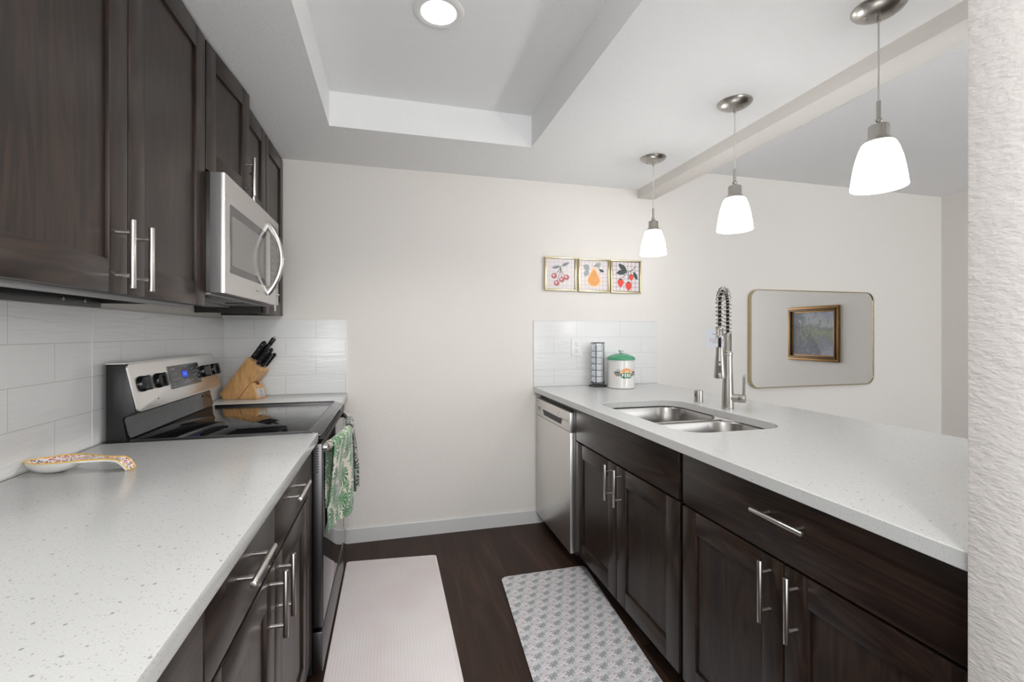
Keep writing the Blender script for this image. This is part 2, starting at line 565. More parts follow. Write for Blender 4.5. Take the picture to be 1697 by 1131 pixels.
class MB:
    def __init__(self):
        self.b = bmesh.new()
        self.flat_faces = set()

    def _setmat(self, faces, mat, flat=False):
        for f in faces:
            f.material_index = mat
            if flat:
                self.flat_faces.add(f)

    def box(self, x0, x1, y0, y1, z0, z1, bev=0.0, mat=0, seg=2):
        v = [self.b.verts.new((x, y, z)) for x in (x0, x1) for y in (y0, y1) for z in (z0, z1)]
        idx = [(0, 1, 3, 2), (4, 6, 7, 5), (0, 4, 5, 1), (2, 3, 7, 6), (0, 2, 6, 4), (1, 5, 7, 3)]
        fs = [self.b.faces.new([v[i] for i in q]) for q in idx]
        self._setmat(fs, mat, True)
        if bev > 0:
            es = list({e for f in fs for e in f.edges})
            r = bmesh.ops.bevel(self.b, geom=es, offset=bev, segments=seg, affect='EDGES', profile=0.5, clamp_overlap=True)
            self._setmat(r['faces'], mat, True)
        return self

    def ring(self, pts):
        return [self.b.verts.new(p) for p in pts]

    def bridge(self, A, B, mat=0, closed=True):
        n = len(A)
        for i in range(n if closed else n - 1):
            j = (i + 1) % n
            f = self.b.faces.new((A[i], A[j], B[j], B[i]))
            f.material_index = mat

    def cap(self, A, mat=0):
        f = self.b.faces.new(A)
        f.material_index = mat

    def tube(self, pts, r, seg=12, closed=False, mat=0, squash=None):
        pts = [Vector(p) for p in pts]
        n = len(pts)
        rs = r if isinstance(r, (list, tuple)) else [r] * n
        tang = []
        for i in range(n):
            a = pts[(i - 1) % n] if (closed or i > 0) else pts[i]
            c = pts[(i + 1) % n] if (closed or i < n - 1) else pts[i]
            tang.append((c - a).normalized())
        up = Vector((0, 0, 1)) if abs(tang[0].z) < 0.9 else Vector((1, 0, 0))
        nx = tang[0].cross(up).normalized()
        rings = []
        for i in range(n):
            if i:
                q = tang[i - 1].rotation_difference(tang[i])
                nx = q @ nx
                nx = (nx - tang[i] * nx.dot(tang[i])).normalized()
            ny = tang[i].cross(nx)
            kx, ky = squash or (1, 1)
            rings.append(self.ring([pts[i] + (nx * math.cos(2 * math.pi * k / seg) * kx + ny * math.sin(2 * math.pi * k / seg) * ky) * rs[i] for k in range(seg)]))
        for i in range(n - 1):
            self.bridge(rings[i], rings[i + 1], mat)
        if closed:
            best = min(range(seg), key=lambda k: (rings[-1][k].co - rings[0][0].co).length)
            self.bridge(rings[-1][best:] + rings[-1][:best], rings[0], mat)
        else:
            self.cap(rings[0][::-1], mat)
            self.cap(rings[-1], mat)
        return self

    def cyl(self, p0, p1, r, r2=None, seg=24, mat=0, bev=0.0):
        p0, p1 = Vector(p0), Vector(p1)
        r2 = r if r2 is None else r2
        if bev > 0:
            d = (p1 - p0).normalized() * bev
            return self.tube([p0, p0 + d * .3, p0 + d, p1 - d, p1 - d * .3, p1], [r - bev, r - bev * .3, r, r2, r2 - bev * .3, r2 - bev], seg, mat=mat)
        return self.tube([p0, p1], [r, r2], seg, mat=mat)

    def lathe(self, prof, c, seg=40, mat=0, cap0=True, cap1=True):
        rings = []
        for (r, z) in prof:
            if r < 1e-6:
                rings.append([self.b.verts.new((c[0], c[1], z))])
            else:
                rings.append(self.ring([(c[0] + r * math.cos(2 * math.pi * k / seg), c[1] + r * math.sin(2 * math.pi * k / seg), z) for k in range(seg)]))
        for A, B in zip(rings, rings[1:]):
            if len(A) == 1 and len(B) == 1:
                continue
            if len(A) == 1:
                for k in range(seg):
                    self.cap([A[0], B[k], B[(k + 1) % seg]], mat)
            elif len(B) == 1:
                for k in range(seg):
                    self.cap([B[0], A[(k + 1) % seg], A[k]], mat)
            else:
                self.bridge(A, B, mat)
        if cap0 and len(rings[0]) > 1:
            self.cap(rings[0][::-1], mat)
        if cap1 and len(rings[-1]) > 1:
            self.cap(rings[-1], mat)
        return self

    def prism(self, poly, fn, a0, a1, mat=0, bev=0.0):
        """poly: 2-D outline; fn(p, a) gives the 3-D point at depth a"""
        A = self.ring([fn(p, a0) for p in poly])
        B = self.ring([fn(p, a1) for p in poly])
        n0 = len(self.b.faces)
        self.bridge(A, B, mat)
        self.cap(A[::-1], mat)
        self.cap(B, mat)
        if bev > 0:
            self.b.faces.ensure_lookup_table()
            fs = self.b.faces[n0:]
            self._setmat(fs, mat, True)
            es = list({e for f in fs for e in f.edges})
            r = bmesh.ops.bevel(self.b, geom=es, offset=bev, segments=2, affect='EDGES', profile=0.5, clamp_overlap=True)
            self._setmat(r['faces'], mat, True)
        return self

    def sphere(self, c, r, seg=16, mat=0, sz=1.0):
        prof = [(r * math.sin(math.pi * i / 10), c[2] - r * sz * math.cos(math.pi * i / 10)) for i in range(11)]
        prof[0] = (0, prof[0][1])
        prof[-1] = (0, prof[-1][1])
        return self.lathe(prof, c, seg, mat)

    def flat(self, pts, mat=0):
        return self.cap(self.ring(pts), mat)

    def grid(self, fn, nu, nv, mat=0, uvfn=None):
        V = [[self.b.verts.new(fn(i / nu, j / nv)) for j in range(nv + 1)] for i in range(nu + 1)]
        lay = self.b.loops.layers.uv.verify() if uvfn else None
        for i in range(nu):
            for j in range(nv):
                f = self.b.faces.new((V[i][j], V[i + 1][j], V[i + 1][j + 1], V[i][j + 1]))
                f.material_index = mat
                if lay:
                    for lp, (a, c) in zip(f.loops, ((i, j), (i + 1, j), (i + 1, j + 1), (i, j + 1))):
                        lp[lay].uv = uvfn(a / nu, c / nv)
        return V

    def build(self, name, mats, parent=None, local=False, recalc=True, angle=35, kind=None):
        if recalc:
            bmesh.ops.recalc_face_normals(self.b, faces=self.b.faces[:])
        flat = {f for f in self.flat_faces if f.is_valid}
        for f in self.b.faces:
            f.smooth = f not in flat
        me = bpy.data.meshes.new(name)
        self.b.to_mesh(me)
        self.b.free()
        me.set_sharp_from_angle(angle=R(angle))
        for m in (mats if isinstance(mats, list) else [mats]):
            me.materials.append(M[m] if isinstance(m, str) else m)
        o = bpy.data.objects.new(name, me)
        COL.objects.link(o)
        if parent is not None:
            o.parent = parent
            if not local:
                me.transform(world_of(parent).inverted())
        if kind:
            o['kind'] = kind
        return o


def local_of(o):
    return Matrix.Translation(o.location) @ o.rotation_euler.to_matrix().to_4x4()


def world_of(o):
    m = local_of(o)
    while o.parent is not None:
        o = o.parent
        m = local_of(o) @ m
    return m


def thing(name, label, cat, loc=(0, 0, 0), rotz=0.0, group=None):
    o = bpy.data.objects.new(name, None)
    o.empty_display_size = 0.05
    COL.objects.link(o)
    o.location = loc
    o.rotation_euler = (0, 0, rotz)
    tag(o, label, cat, group)
    return o


def tag(o, label, cat, group=None):
    o['label'] = label
    o['category'] = cat
    if group:
        o['group'] = group
    return o


def origin(o, loc):
    """move a top-level mesh's origin to its base"""
    o.data.transform(Matrix.Translation(-Vector(loc)))
    o.location = loc
    return o


def copy_tree(o, parent=None):
    c = o.copy()
    COL.objects.link(c)
    c.parent = parent
    for ch in [x for x in COL.objects if x.parent == o]:
        copy_tree(ch, c)
    return c


def text_geo(mb, s, size, fn, mat=0, align='CENTER', bold=0.0):
    """outlines of a short string as faces; fn maps (x, y) in metres to a 3-D point"""
    cu = bpy.data.curves.new('writing', 'FONT')
    cu.body = s
    cu.size = size
    cu.offset = bold
    cu.align_x = align
    cu.align_y = 'CENTER'
    cu.resolution_u = 3
    ob = bpy.data.objects.new('writing', cu)
    COL.objects.link(ob)
    dg = bpy.context.evaluated_depsgraph_get()
    dg.update()
    me = ob.evaluated_get(dg).to_mesh()
    vs = [mb.b.verts.new(fn(v.co.x, v.co.y)) for v in me.vertices]
    for p in me.polygons:
        try:
            f = mb.b.faces.new([vs[i] for i in p.vertices])
            f.material_index = mat
        except ValueError:
            pass
    ob.evaluated_get(dg).to_mesh_clear()
    bpy.data.objects.remove(ob)
    bpy.data.curves.remove(cu)


def rrect(x0, x1, y0, y1, r, n=6):
    out = []
    for (cx, cy, a0) in ((x1 - r, y1 - r, 0), (x0 + r, y1 - r, 90), (x0 + r, y0 + r, 180), (x1 - r, y0 + r, 270)):
        for k in range(n + 1):
            a = R(a0 + 90 * k / n)
            out.append((cx + r * math.cos(a), cy + r * math.sin(a)))
    return out


# ------------------------------------------------------------------ the setting
XW, YB, ZC, ZT = -0.933, 2.950, 2.302, 2.475       # left wall, back wall, kitchen ceiling, raised ceiling
XR_ROOM = 4.69
Y_OPEN = -1.0

MB().box(XW - .1, XR_ROOM + .1, Y_OPEN, YB + .1, -0.06, 0).build('floor', 'floor', kind='structure')
MB().box(XW - .1, XW, Y_OPEN, YB + .1, 0, ZT + .08).build('wall_left', 'wall', kind='structure')
MB().box(XW, XR_ROOM, YB, YB + .1, 0, ZT + .08).build('wall_back', 'wall', kind='structure')
MB().box(XR_ROOM, XR_ROOM + .1, Y_OPEN, YB + .1, 0, ZT + .08).build('wall_right', 'wall', kind='structure')
MB().box(0.915, 1.84, 0.425, 0.540, 0, ZC, .004).box(0.915, 1.03, Y_OPEN, 0.4255, 0, ZC, .004).build('wall_front', 'wall_rough', kind='structure')
TX0, TX1, TY0, TY1 = -0.298, 0.747, -0.95, 2.420
c_ = MB()
c_.box(XW, TX0, Y_OPEN, YB, ZC, ZT)
c_.box(TX1, 1.712, Y_OPEN, YB, ZC, ZT)
c_.box(TX0, TX1, TY1, YB, ZC, ZT)
c_.box(TX0, TX1, Y_OPEN, TY0, ZC, ZT)
c_.box(XW, XR_ROOM, Y_OPEN, YB, ZT, ZT + .08)
c_.build('ceiling', 'ceil', kind='structure')
MB().box(1.703, 1.836, 0.0, YB, 2.241, ZT, .002).build('trim_1', 'wall', kind='structure')          # beam between kitchen and dining ceiling
bb = MB()
bb.prism([(2.949, 0), (2.937, 0), (2.937, .084), (2.942, .091), (2.949, .091)], lambda p, a: (a, p[0], p[1]), -0.27, 0.985)
bb.build('baseboard_back', 'trimwhite', kind='structure')

# tile splashbacks
tl = MB()
tl.box(XW, -0.925, -0.7, 2.942, .9145, 1.359)
tl.box(-0.9255, -0.9235, 1.7565, 1.7595, .9145, 1.359)
tl.build('trim_2', 'tile_left', kind='structure')
MB().box(-0.925, -0.262, 2.942, 2.950, .9145, 1.359, .0008).build('trim_3', 'tile_bl', kind='structure')
MB().box(0.923, 1.856, 2.942, 2.950, .9145, 1.362, .0008).build('trim_4', 'tile_br', kind='structure')

# ------------------------------------------------------------------ cabinet parts


def shaker(name, parent, xf, sgn, y0, y1, z0, z1, stile=.074, rail=.074, th=.020, rec=.008):
    """framed door in an X = const plane; xf = front face, sgn = +1 when it faces +X"""
    xb = xf - sgn * th
    lo, hi = min(xf, xb), max(xf, xb)
    m = MB()
    m.box(lo, hi, y0, y0 + stile, z0, z1, .0015)
    m.box(lo, hi, y1 - stile, y1, z0, z1, .0015)
    m.box(lo, hi, y0 + stile, y1 - stile, z0, z0 + rail, .0012, mat=1)
    m.box(lo, hi, y0 + stile, y1 - stile, z1 - rail, z1, .0012, mat=1)
    xp = xf - sgn * rec
    xq = xf - sgn * (th - .002)
    m.box(min(xp, xq), max(xp, xq), y0 + stile - .004, y1 - stile + .004, z0 + rail - .004, z1 - rail + .004)
    return m.build(name, ['wood', 'wood_h'], parent)


def slab(name, parent, xf, sgn, y0, y1, z0, z1, th=.020):
    xb = xf - sgn * th
    return MB().box(min(xf, xb), max(xf, xb), y0, y1, z0, z1, .0018).build(name, 'wood_h', parent)


def pull(parent, xf, sgn, y, z, vertical=True, L=.160, cc=.100, so=.033):
    m = MB()
    xb = xf + sgn * so
    for s in (-1, 1):
        if vertical:
            a, b = (xf, y, z + s * cc / 2), (xb, y, z + s * cc / 2)
        else:
            a, b = (xf, y + s * cc / 2, z), (xb, y + s * cc / 2, z)
        m.cyl(a, b, .0042, seg=14)
        mid = Vector(a).lerp(Vector(b), .55)
        m.cyl(mid, b, .0050, seg=14)
    if vertical:
        m.cyl((xb, y, z - L / 2), (xb, y, z + L / 2), .0063, seg=20, bev=.001)
    else:
        m.cyl((xb, y - L / 2, z), (xb, y + L / 2, z), .0063, seg=20, bev=.001)
    return m.build('handle', 'handle', parent)


# ---- wall cabinets along the left wall
def wall_body(root, y0, y1, z0, z1, xf=-0.637):
    m = MB()
    t = .018
    m.box(XW + .001, xf, y0, y0 + t, z0, z1)
    m.box(XW + .001, xf, y1 - t, y1, z0, z1)
    m.box(XW + .001, xf, y0 + t, y1 - t, z1 - t, z1)
    m.box(XW + .001, xf, y0 + t, y1 - t, z0 + .028, z0 + .028 + t)
    m.box(XW + .001, XW + .012, y0 + t, y1 - t, z0 + .028, z1)
    m.box(xf - .042, xf, y0 + t, y1 - t, z0 + .002, z0 + .030)
    return m.build('cabinet_body', 'carcass', root)


UX = -0.616
u1 = thing('wall_cabinet', 'large espresso two-door wall cabinet in the near left foreground, left of the microwave', 'cabinet', (-.78, 1.315, 1.372))
wall_body(u1, .845, 1.786, 1.374, 2.300)
d = shaker('door', u1, UX, 1, .848, 1.306, 1.371, 2.288, .075, .075)
pull(d, UX, 1, 1.258, 1.462)
d = shaker('door', u1, UX, 1, 1.311, 1.782, 1.371, 2.288, .075, .075)
pull(d, UX, 1, 1.344, 1.462)
MB().box(-.924, -.905, .87, 1.765, 1.3595, 1.400, .001).build('hanging_rail', 'black', u1)
for yy in (1.395 + .19, 1.78 - .1):
    MB().cyl((-.905, yy, 1.375), (-.902, yy, 1.375), .0055, seg=12).build('screw', 'screwhead', u1)
MB().box(-.70, -.645, .87, 1.76, 1.364, 1.3735, .001).build('lit_rail_underside', 'greyplastic', u1)  # grey strip under the front rail; light on its underside put into the colour

u2 = thing('wall_cabinet', 'short two-door espresso cabinet above the microwave with its left door slightly ajar', 'cabinet', (-.78, 2.173, 1.84))
wall_body(u2, 1.790, 2.557, 1.838, 2.300)
ang = math.atan2(.032, .38)
d = shaker('door', u2, UX, 1, 1.793, 2.172, 1.842, 2.288)
pull_obj = pull(d, UX, 1, 2.130, 1.930)
hin = Matrix.Translation((UX - .01, 1.793, 0)) @ Matrix.Rotation(-ang, 4, 'Z') @ Matrix.Translation((-(UX - .01), -1.793, 0))
wm = world_of(u2)
for o in (d, pull_obj):
    o.data.transform(wm.inverted() @ hin @ wm)
d2 = shaker('door', u2, UX, 1, 2.177, 2.555, 1.842, 2.288)
pull(d2, UX, 1, 2.222, 1.922)

u3 = thing('wall_cabinet', 'narrow tall one-door espresso wall cabinet in the corner right of the microwave', 'cabinet', (-.78, 2.75, 1.377))
wall_body(u3, 2.560, 2.940, 1.378, 2.300)
d = shaker('door', u3, UX, 1, 2.562, 2.940, 1.377, 2.288, .066, .074)
pull(d, UX, 1, 2.600, 1.470)

# ---- microwave
mw = thing('microwave', 'stainless over-the-range microwave with a bowed handle, mounted above the cooktop', 'microwave', (-.74, 2.17, 1.417))
m = MB()
m.box(-.920, -.602, 1.792, 2.556, 1.420, 1.8345, .002)
m.build('casing', 'black', mw)
m = MB()
m.box(-.915, -.606, 1.80, 2.55, 1.410, 1.4195, .002, 0)
m.box(-.70, -.625, 1.83, 2.08, 1.406, 1.4105, .001, 1)
m.box(-.70, -.625, 2.24, 2.50, 1.406, 1.4105, .001, 1)
m.box(-.86, -.76, 1.86, 2.12, 1.402, 1.4105, .001, 0)
m.box(-.86, -.76, 2.22, 2.50, 1.402, 1.4105, .001, 0)
m.build('underside', ['greyplastic', 'black'], mw)
XM = -.556
door = MB()
pr = [(-.569, 1.782), (-.562, 1.782), (-.558, 1.7835), (-.5565, 1.786), (XM, 1.790), (XM, 2.3725), (-.569, 2.3725)]
MB().box(-.602, -.5692, 1.782, 2.3725, 1.4172, 1.8318, .001).build('door_edge', 'edgegrey', mw)
door.prism(pr, lambda p, a: (p[0], p[1], a), 1.417, 1.832, 0, 0)
dr = door.build('door', 'steel', mw)
wn = MB()
wn.prism(rrect(1.832, 2.312, 1.492, 1.737, .012), lambda p, a: (a, p[0], p[1]), XM - .002, XM + .0012)
wn = wn.build('window', 'mwglass', dr)
MB().prism(rrect(1.852, 2.270, 1.520, 1.700, .006), lambda p, a: (a, p[0], p[1]), XM + .0008, XM + .0017).build('screen', 'mwmesh', wn)
hp = [(XM - .004 + .060 * math.sin(math.pi * k / 20) ** 0.85, 2.352, 1.460 + .325 * k / 20) for k in range(21)]
MB().tube(hp, .0135, 16, squash=(0.8, 1.1)).build('handle', 'steel_v', dr)
lg = MB()
text_geo(lg, 'SAMSUNG', .011, lambda x, y: (XM + .0006, 2.181 + x, 1.457 + y))
lg.build('logo', 'greyplastic', dr, recalc=False)
cp = MB()
cp.box(-.602, XM, 2.3765, 2.556, 1.417, 1.832, .003)
cp = cp.build('control_panel', 'steel', mw)
k = MB()
k.prism(rrect(2.392, 2.545, 1.50, 1.80, .006), lambda p, a: (a, p[0], p[1]), XM - .001, XM + .0008)
k.build('keypad', 'mwmesh', cp)
for i in range(7):
    for j in range(3):
        MB().box(XM + .0008, XM + .0014, 2.410 + j * .045, 2.428 + j * .045, 1.535 + i * .03, 1.5385 + i * .03).build('key_mark', 'greyplastic', cp)
MB().cyl((XM, 2.54, 1.47), (XM + .006, 2.54, 1.47), .006, seg=14).build('release_button', 'chrome', cp)

# ---- range
rg = thing('range', 'freestanding electric range with black glass cooktop and stainless back panel', 'stove', (-.58, 2.177, 0))
RY0, RY1 = 1.799, 2.555
m = MB()
m.box(-.908, -.282, RY0, RY1, .03, .903, .002)
for x in (-.86, -.34):
    for y in (RY0 + .05, RY1 - .05):
        m.cyl((x, y, 0), (x, y, .035), .018, seg=12)
m.build('body', 'black', rg)
ct = MB()
ct.prism([(-.842, .904), (-.842, .921), (-.292, .921), (-.286, .919), (-.252, .909), (-.248, .903), (-.250, .897), (-.282, .897)], lambda p, a: (p[0], a, p[1]), RY0 - .002, RY1 + .002, 0, .0015)
ct = ct.build('cooktop', 'blackgloss', rg)
for (bx, by, br) in ((-.69, 2.0, .075), (-.69, 2.36, .09), (-.43, 1.99, .105), (-.43, 2.37, .085)):
    for rr in (br, br * .62):
        rn = MB()
        A = rn.ring([(bx + rr * math.cos(2 * math.pi * q / 48), by + rr * math.sin(2 * math.pi * q / 48), .9213) for q in range(48)])
        B = rn.ring([(bx + (rr + .0012) * math.cos(2 * math.pi * q / 48), by + (rr + .0012) * math.sin(2 * math.pi * q / 48), .9213) for q in range(48)])
        rn.bridge(A, B)
        rn.build('burner_ring', 'ring', ct, recalc=False)
ed = MB()
for y in (RY0 - .002, RY1 + .0005):
    ed.box(-.842, -.29, y, y + .0016, .9205, .9225, .0004)
ed.box(-.2935, -.292, RY0, RY1, .9208, .9216)
ed.build('edge_trim', 'darksteel', ct)
# back panel: black housing with a slanted stainless face above a glass riser
CT, CB = Vector((-.852, 0, 1.174)), Vector((-.818, 0, 1.013))
bk = MB()
bk.prism([(-.910, .9035), (-.910, 1.1735), (-.858, 1.1735), (-.826, 1.012), (-.866, .999), (-.848, .9035)], lambda p, a: (p[0], a, p[1]), RY0, RY1, 0, .002)
bk = bk.build('back_panel', 'black', rg)
dv = (CB - CT).normalized()
nv = Vector((-dv.z, 0, dv.x))
if nv.x < 0:
    nv = -nv
LEN = (CB - CT).length


def con(y, s, off=0.0):
    p = CT + dv * s + nv * off
    return (p.x, y, p.z)


fp = MB()
fp.prism(rrect(RY0, RY1, 0, LEN, .012), lambda p, a: con(p[0], p[1], a), -.005, .0015, 0, .001)
fp.prism([(-.910, 1.1738), (-.910, 1.1765), (-.853, 1.1765), (-.853, 1.1738)], lambda p, a: (p[0], a, p[1]), RY0, RY1)
fp.build('face_plate', 'steel', bk)
rs = MB()
rs.prism(rrect(RY0 + .006, RY1 - .006, 0.004, .072, .012), lambda p, a: (-.8475 - .018 * p[1] / .076 + a, p[0], .9215 + p[1]), 0.0, .003)
rs.build('glass_riser', 'ovenglass', bk)
ds = MB()
ds.prism(rrect(2.060, 2.345, .028, .119, .004), lambda p, a: con(p[0], p[1], a), .001, .0045, 0, .0006)
ds = ds.build('display', 'panelgrey', rg)
blob = []
for k_ in range(40):
    a = 2 * math.pi * k_ / 40
    blob.append((2.193 + .032 * math.cos(a), .066 + .026 * math.sin(a)))
kp = MB()
kp.prism(blob, lambda p, a: con(p[0], p[1], a), .0044, .0050)
kp.prism([(2.20, .050), (2.25, .034), (2.342, .030), (2.342, .112), (2.30, .108), (2.25, .094), (2.20, .088)], lambda p, a: con(p[0], p[1], a), .0044, .0049)
kp.build('dark_window', 'blackplastic', ds)
cl = MB()
text_geo(cl, '1:41', .020, lambda x, y: con(2.194 + x, .069 - y, .0056), 0)
A = cl.ring([con(2.169, .056, .0052), con(2.219, .056, .0052), con(2.219, .082, .0052), con(2.169, .082, .0052)])
cl.cap(A, 1)
cl.build('clock_digits', ['blue', 'bluedim'], ds, recalc=False)
for (y, s, w) in ((2.078, .040, .012), (2.094, .040, .018), (2.085, .062, .008), (2.108, .060, .012), (2.084, .082, .010), (2.104, .082, .010), (2.126, .080, .012), (2.082, .100, .006), (2.078, .109, .006), (2.098, .109, .006), (2.175, .103, .014), (2.198, .100, .012), (2.222, .099, .012), (2.244, .096, .010),
                  (2.262, .05, .006), (2.280, .047, .006), (2.266, .064, .006), (2.283, .062, .006), (2.300, .060, .006), (2.268, .078, .006), (2.285, .076, .006), (2.303, .074, .006), (2.322, .048, .012), (2.322, .066, .012), (2.322, .084, .012)):
    lgd = MB()
    lgd.cap(lgd.ring([con(y, s, .0053), con(y + w, s, .0053), con(y + w, s + .003, .0053), con(y, s + .003, .0053)]))
    lgd.build('panel_mark', 'legend', ds, recalc=False)
for ky in (1.853, 1.968, 2.388, 2.500):
    kb = MB()
    c0, c1, c2 = Vector(con(ky, .074, .001)), Vector(con(ky, .074, .010)), Vector(con(ky, .074, .017))
    kb.tube([c0, c1, c2], [.0275, .0275, .0235], 28)
    ya = Vector((0, 1, 0))
    for s_ in (0,):
        kb.prism(rrect(-.0255, .0255, -.008, .008, .006), lambda p, a: tuple(Vector(con(ky + p[1], .074, a)) + dv * p[0]), .015, .034, 0, .002)
    kb = kb.build('knob', 'blackplastic', rg)
    q = Vector(con(ky, .052, .0345))
    MB().cyl(q, q + nv * .0006, .0022, seg=10).build('pointer', 'legend', kb)
ho = MB()
q = Vector(con(1.945, .138, .0012))
ho.cyl(q, q + nv * .001, .0028, seg=10)
ho.build('vent_hole', 'ink', bk)
# oven door, drawer
dm = MB()
dm.box(-.281, -.246, RY0 + .003, RY1 - .003, .198, .872, .003, 0)
od = dm.build('oven_door', 'darksteel', rg)
MB().box(-.2465, -.2435, RY0 + .016, RY1 - .016, .206, .864, .001).build('glass_front', 'ovenglass', od)
for i in range(10):
    z = .765 + i * .0095
    sl = MB()
    sl.prism([(-.276, z), (-.258, z + .003), (-.258, z + .0065), (-.276, z + .0035)], lambda p, a: (p[0], a, p[1]), RY0 + .0022, RY0 + .0032)
    sl.build('side_vent', 'ink', od)
for i in range(26):
    y = 1.86 + i * .024
    MB().box(-.2815, -.2505, y, y + .016, .8755, .886, .0008).build('top_vent', 'ink', rg)
hb = []
for k_ in range(25):
    t_ = k_ / 24
    hb.append((-.236 + .050 * math.sin(math.pi * t_) ** .8, 1.826 + (2.530 - 1.826) * t_, .853))
MB().tube(hb, .0155, 18).cyl((-.2445, 1.826, .853), (-.2300, 1.826, .853), .0155, seg=18).cyl((-.2445, 2.530, .853), (-.2300, 2.530, .853), .0155, seg=18).build('handle', 'steel', od)
MB().box(-.281, -.244, RY0 + .003, RY1 - .003, .035, .182, .004).build('storage_drawer', 'darksteel', rg)

# ---- base cabinets, left run
LXF = -.278


def base_body(root, x0, x1, y0, y1, kick_x0, kick_x1, ztop=.880):
    m = MB()
    m.box(x0, x1, y0, y1, .100, ztop, .001)
    m.build('cabinet_body', 'carcass', root)
    MB().box(kick_x0, kick_x1, y0, y1, 0, .0995).build('toe_kick', 'black', root)


b1 = thing('base_cabinet', 'espresso base cabinet with two drawers and two doors under the left countertop, nearest the range', 'cabinet', (-.6, 1.25, 0))
base_body(b1, -.925, -.299, .795, 1.790, -.92, -.36)
for (y0, y1, hy, dh) in ((.802, 1.240, 1.010, 1.199), (1.246, 1.695, 1.452, 1.287)):
    dw_ = slab('drawer', b1, LXF, 1, y0, y1, .722, .868)
    pull(dw_, LXF, 1, hy, .818, False)
    dr_ = shaker('door', b1, LXF, 1, y0, y1, .108, .714)
    pull(dr_, LXF, 1, dh, .630)
MB().box(-.299, -.279, 1.699, 1.788, .105, .868, .001).build('filler_strip', 'wood', b1)
b2 = thing('base_cabinet', 'plain espresso base cabinet at the left image edge beneath the near countertop', 'cabinet', (-.6, .45, 0))
base_body(b2, -.925, -.299, -.55, .792, -.92, -.36)
slab('drawer', b2, LXF, 1, .15, .797, .722, .868)
shaker('door', b2, LXF, 1, .15, .797, .108, .714)
b3 = thing('base_cabinet', 'narrow base cabinet in the far left corner behind the range', 'cabinet', (-.6, 2.75, 0))
base_body(b3, -.925, -.299, 2.562, 2.934, -.92, -.36)
d3 = slab('drawer', b3, LXF, 1, 2.568, 2.930, .722, .868)
pull(d3, LXF, 1, 2.75, .818, False, .13, .09)
shaker('door', b3, LXF, 1, 2.568, 2.930, .108, .714)

# ---- countertops
ZTOP = .914
o = MB().box(-.922, -.258, -.6, 1.794, .881, ZTOP, .002).build('countertop', 'quartz')
tag(origin(o, (-.6, .6, .881)), 'pale speckled quartz countertop on the left in the near foreground, under the spoon rest', 'countertop')
o = MB().box(-.924, -.258, 2.5615, 2.9415, .881, ZTOP, .002).build('countertop', 'quartz')
tag(origin(o, (-.6, 2.75, .881)), 'short strip of pale quartz countertop between range and back wall, under the knife block', 'countertop')
SINK = rrect(1.030, 1.490, 1.437, 2.203, .105, 8)
pc = MB()
outer = [(.9235, .541), (1.934, .541), (1.852, 2.9415), (.9235, 2.9415)]
A = pc.ring([(x, y, ZTOP) for x, y in outer])
B = pc.ring([(x, y, ZTOP) for x, y in SINK])
es = []
for ringv in (A, B):
    for i in range(len(ringv)):
        es.append(pc.b.edges.new((ringv[i], ringv[(i + 1) % len(ringv)])))
bmesh.ops.triangle_fill(pc.b, use_beauty=True, use_dissolve=False, edges=es)
r = bmesh.ops.extrude_face_region(pc.b, geom=pc.b.faces[:])
bmesh.ops.translate(pc.b, verts=[g for g in r['geom'] if isinstance(g, bmesh.types.BMVert)], vec=(0, 0, -.033))
o = pc.build('countertop', 'quartz')
bvm = o.modifiers.new('soft_edge', 'BEVEL')
bvm.width = .002
bvm.segments = 2
bvm.limit_method = 'ANGLE'
bvm.angle_limit = R(60)
tag(origin(o, (1.4, 1.75, .881)), 'long pale speckled quartz peninsula countertop on the right with the sink cut into it', 'countertop')

# ---- dishwasher
dw = thing('dishwasher', 'stainless dishwasher under the peninsula, beside the back wall', 'dishwasher', (1.25, 2.63, 0))
MB().box(.975, 1.55, 2.325, 2.930, .10, .868, .002).box(1.03, 1.5, 2.33, 2.925, 0, .10).build('tub', 'black', dw)
DX = .936
m = MB()
m.box(DX, DX + .034, 2.322, 2.932, .080, .736, .003)
m.build('door', 'dwsteel', dw)
m = MB()
m.box(DX - .001, DX + .034, 2.322, 2.932, .738, .846, .003)
cpn = m.build('control_panel', 'dwsteel', dw)
m = MB()
m.prism([(2.46, .757), (2.76, .757), (2.79, .79), (2.44, .79)], lambda p, a: (a, p[0], p[1]), DX - .0014, DX + .004)
m.build('pocket_handle', 'ink', cpn)
for z in (.775, .787):
    MB().box(DX - .0016, DX, 2.83, 2.88, z, z + .005).build('vent_slot', 'ink', cpn)
for (a_, b_, c0_, c1_) in [(2.36 + i * .017, 2.372 + i * .017, .790, .795) for i in range(7)] + [(2.352, 2.355, .782, .812), (2.502, 2.505, .797, .823), (2.87, 2.905, .829, .833)]:
    MB().box(DX - .0015, DX, a_, b_, c0_, c1_).build('button_mark', 'greyplastic', cpn)
MB().box(.972, 1.0, 2.3255, 2.93, .846, .866).build('top_gasket', 'black', dw)

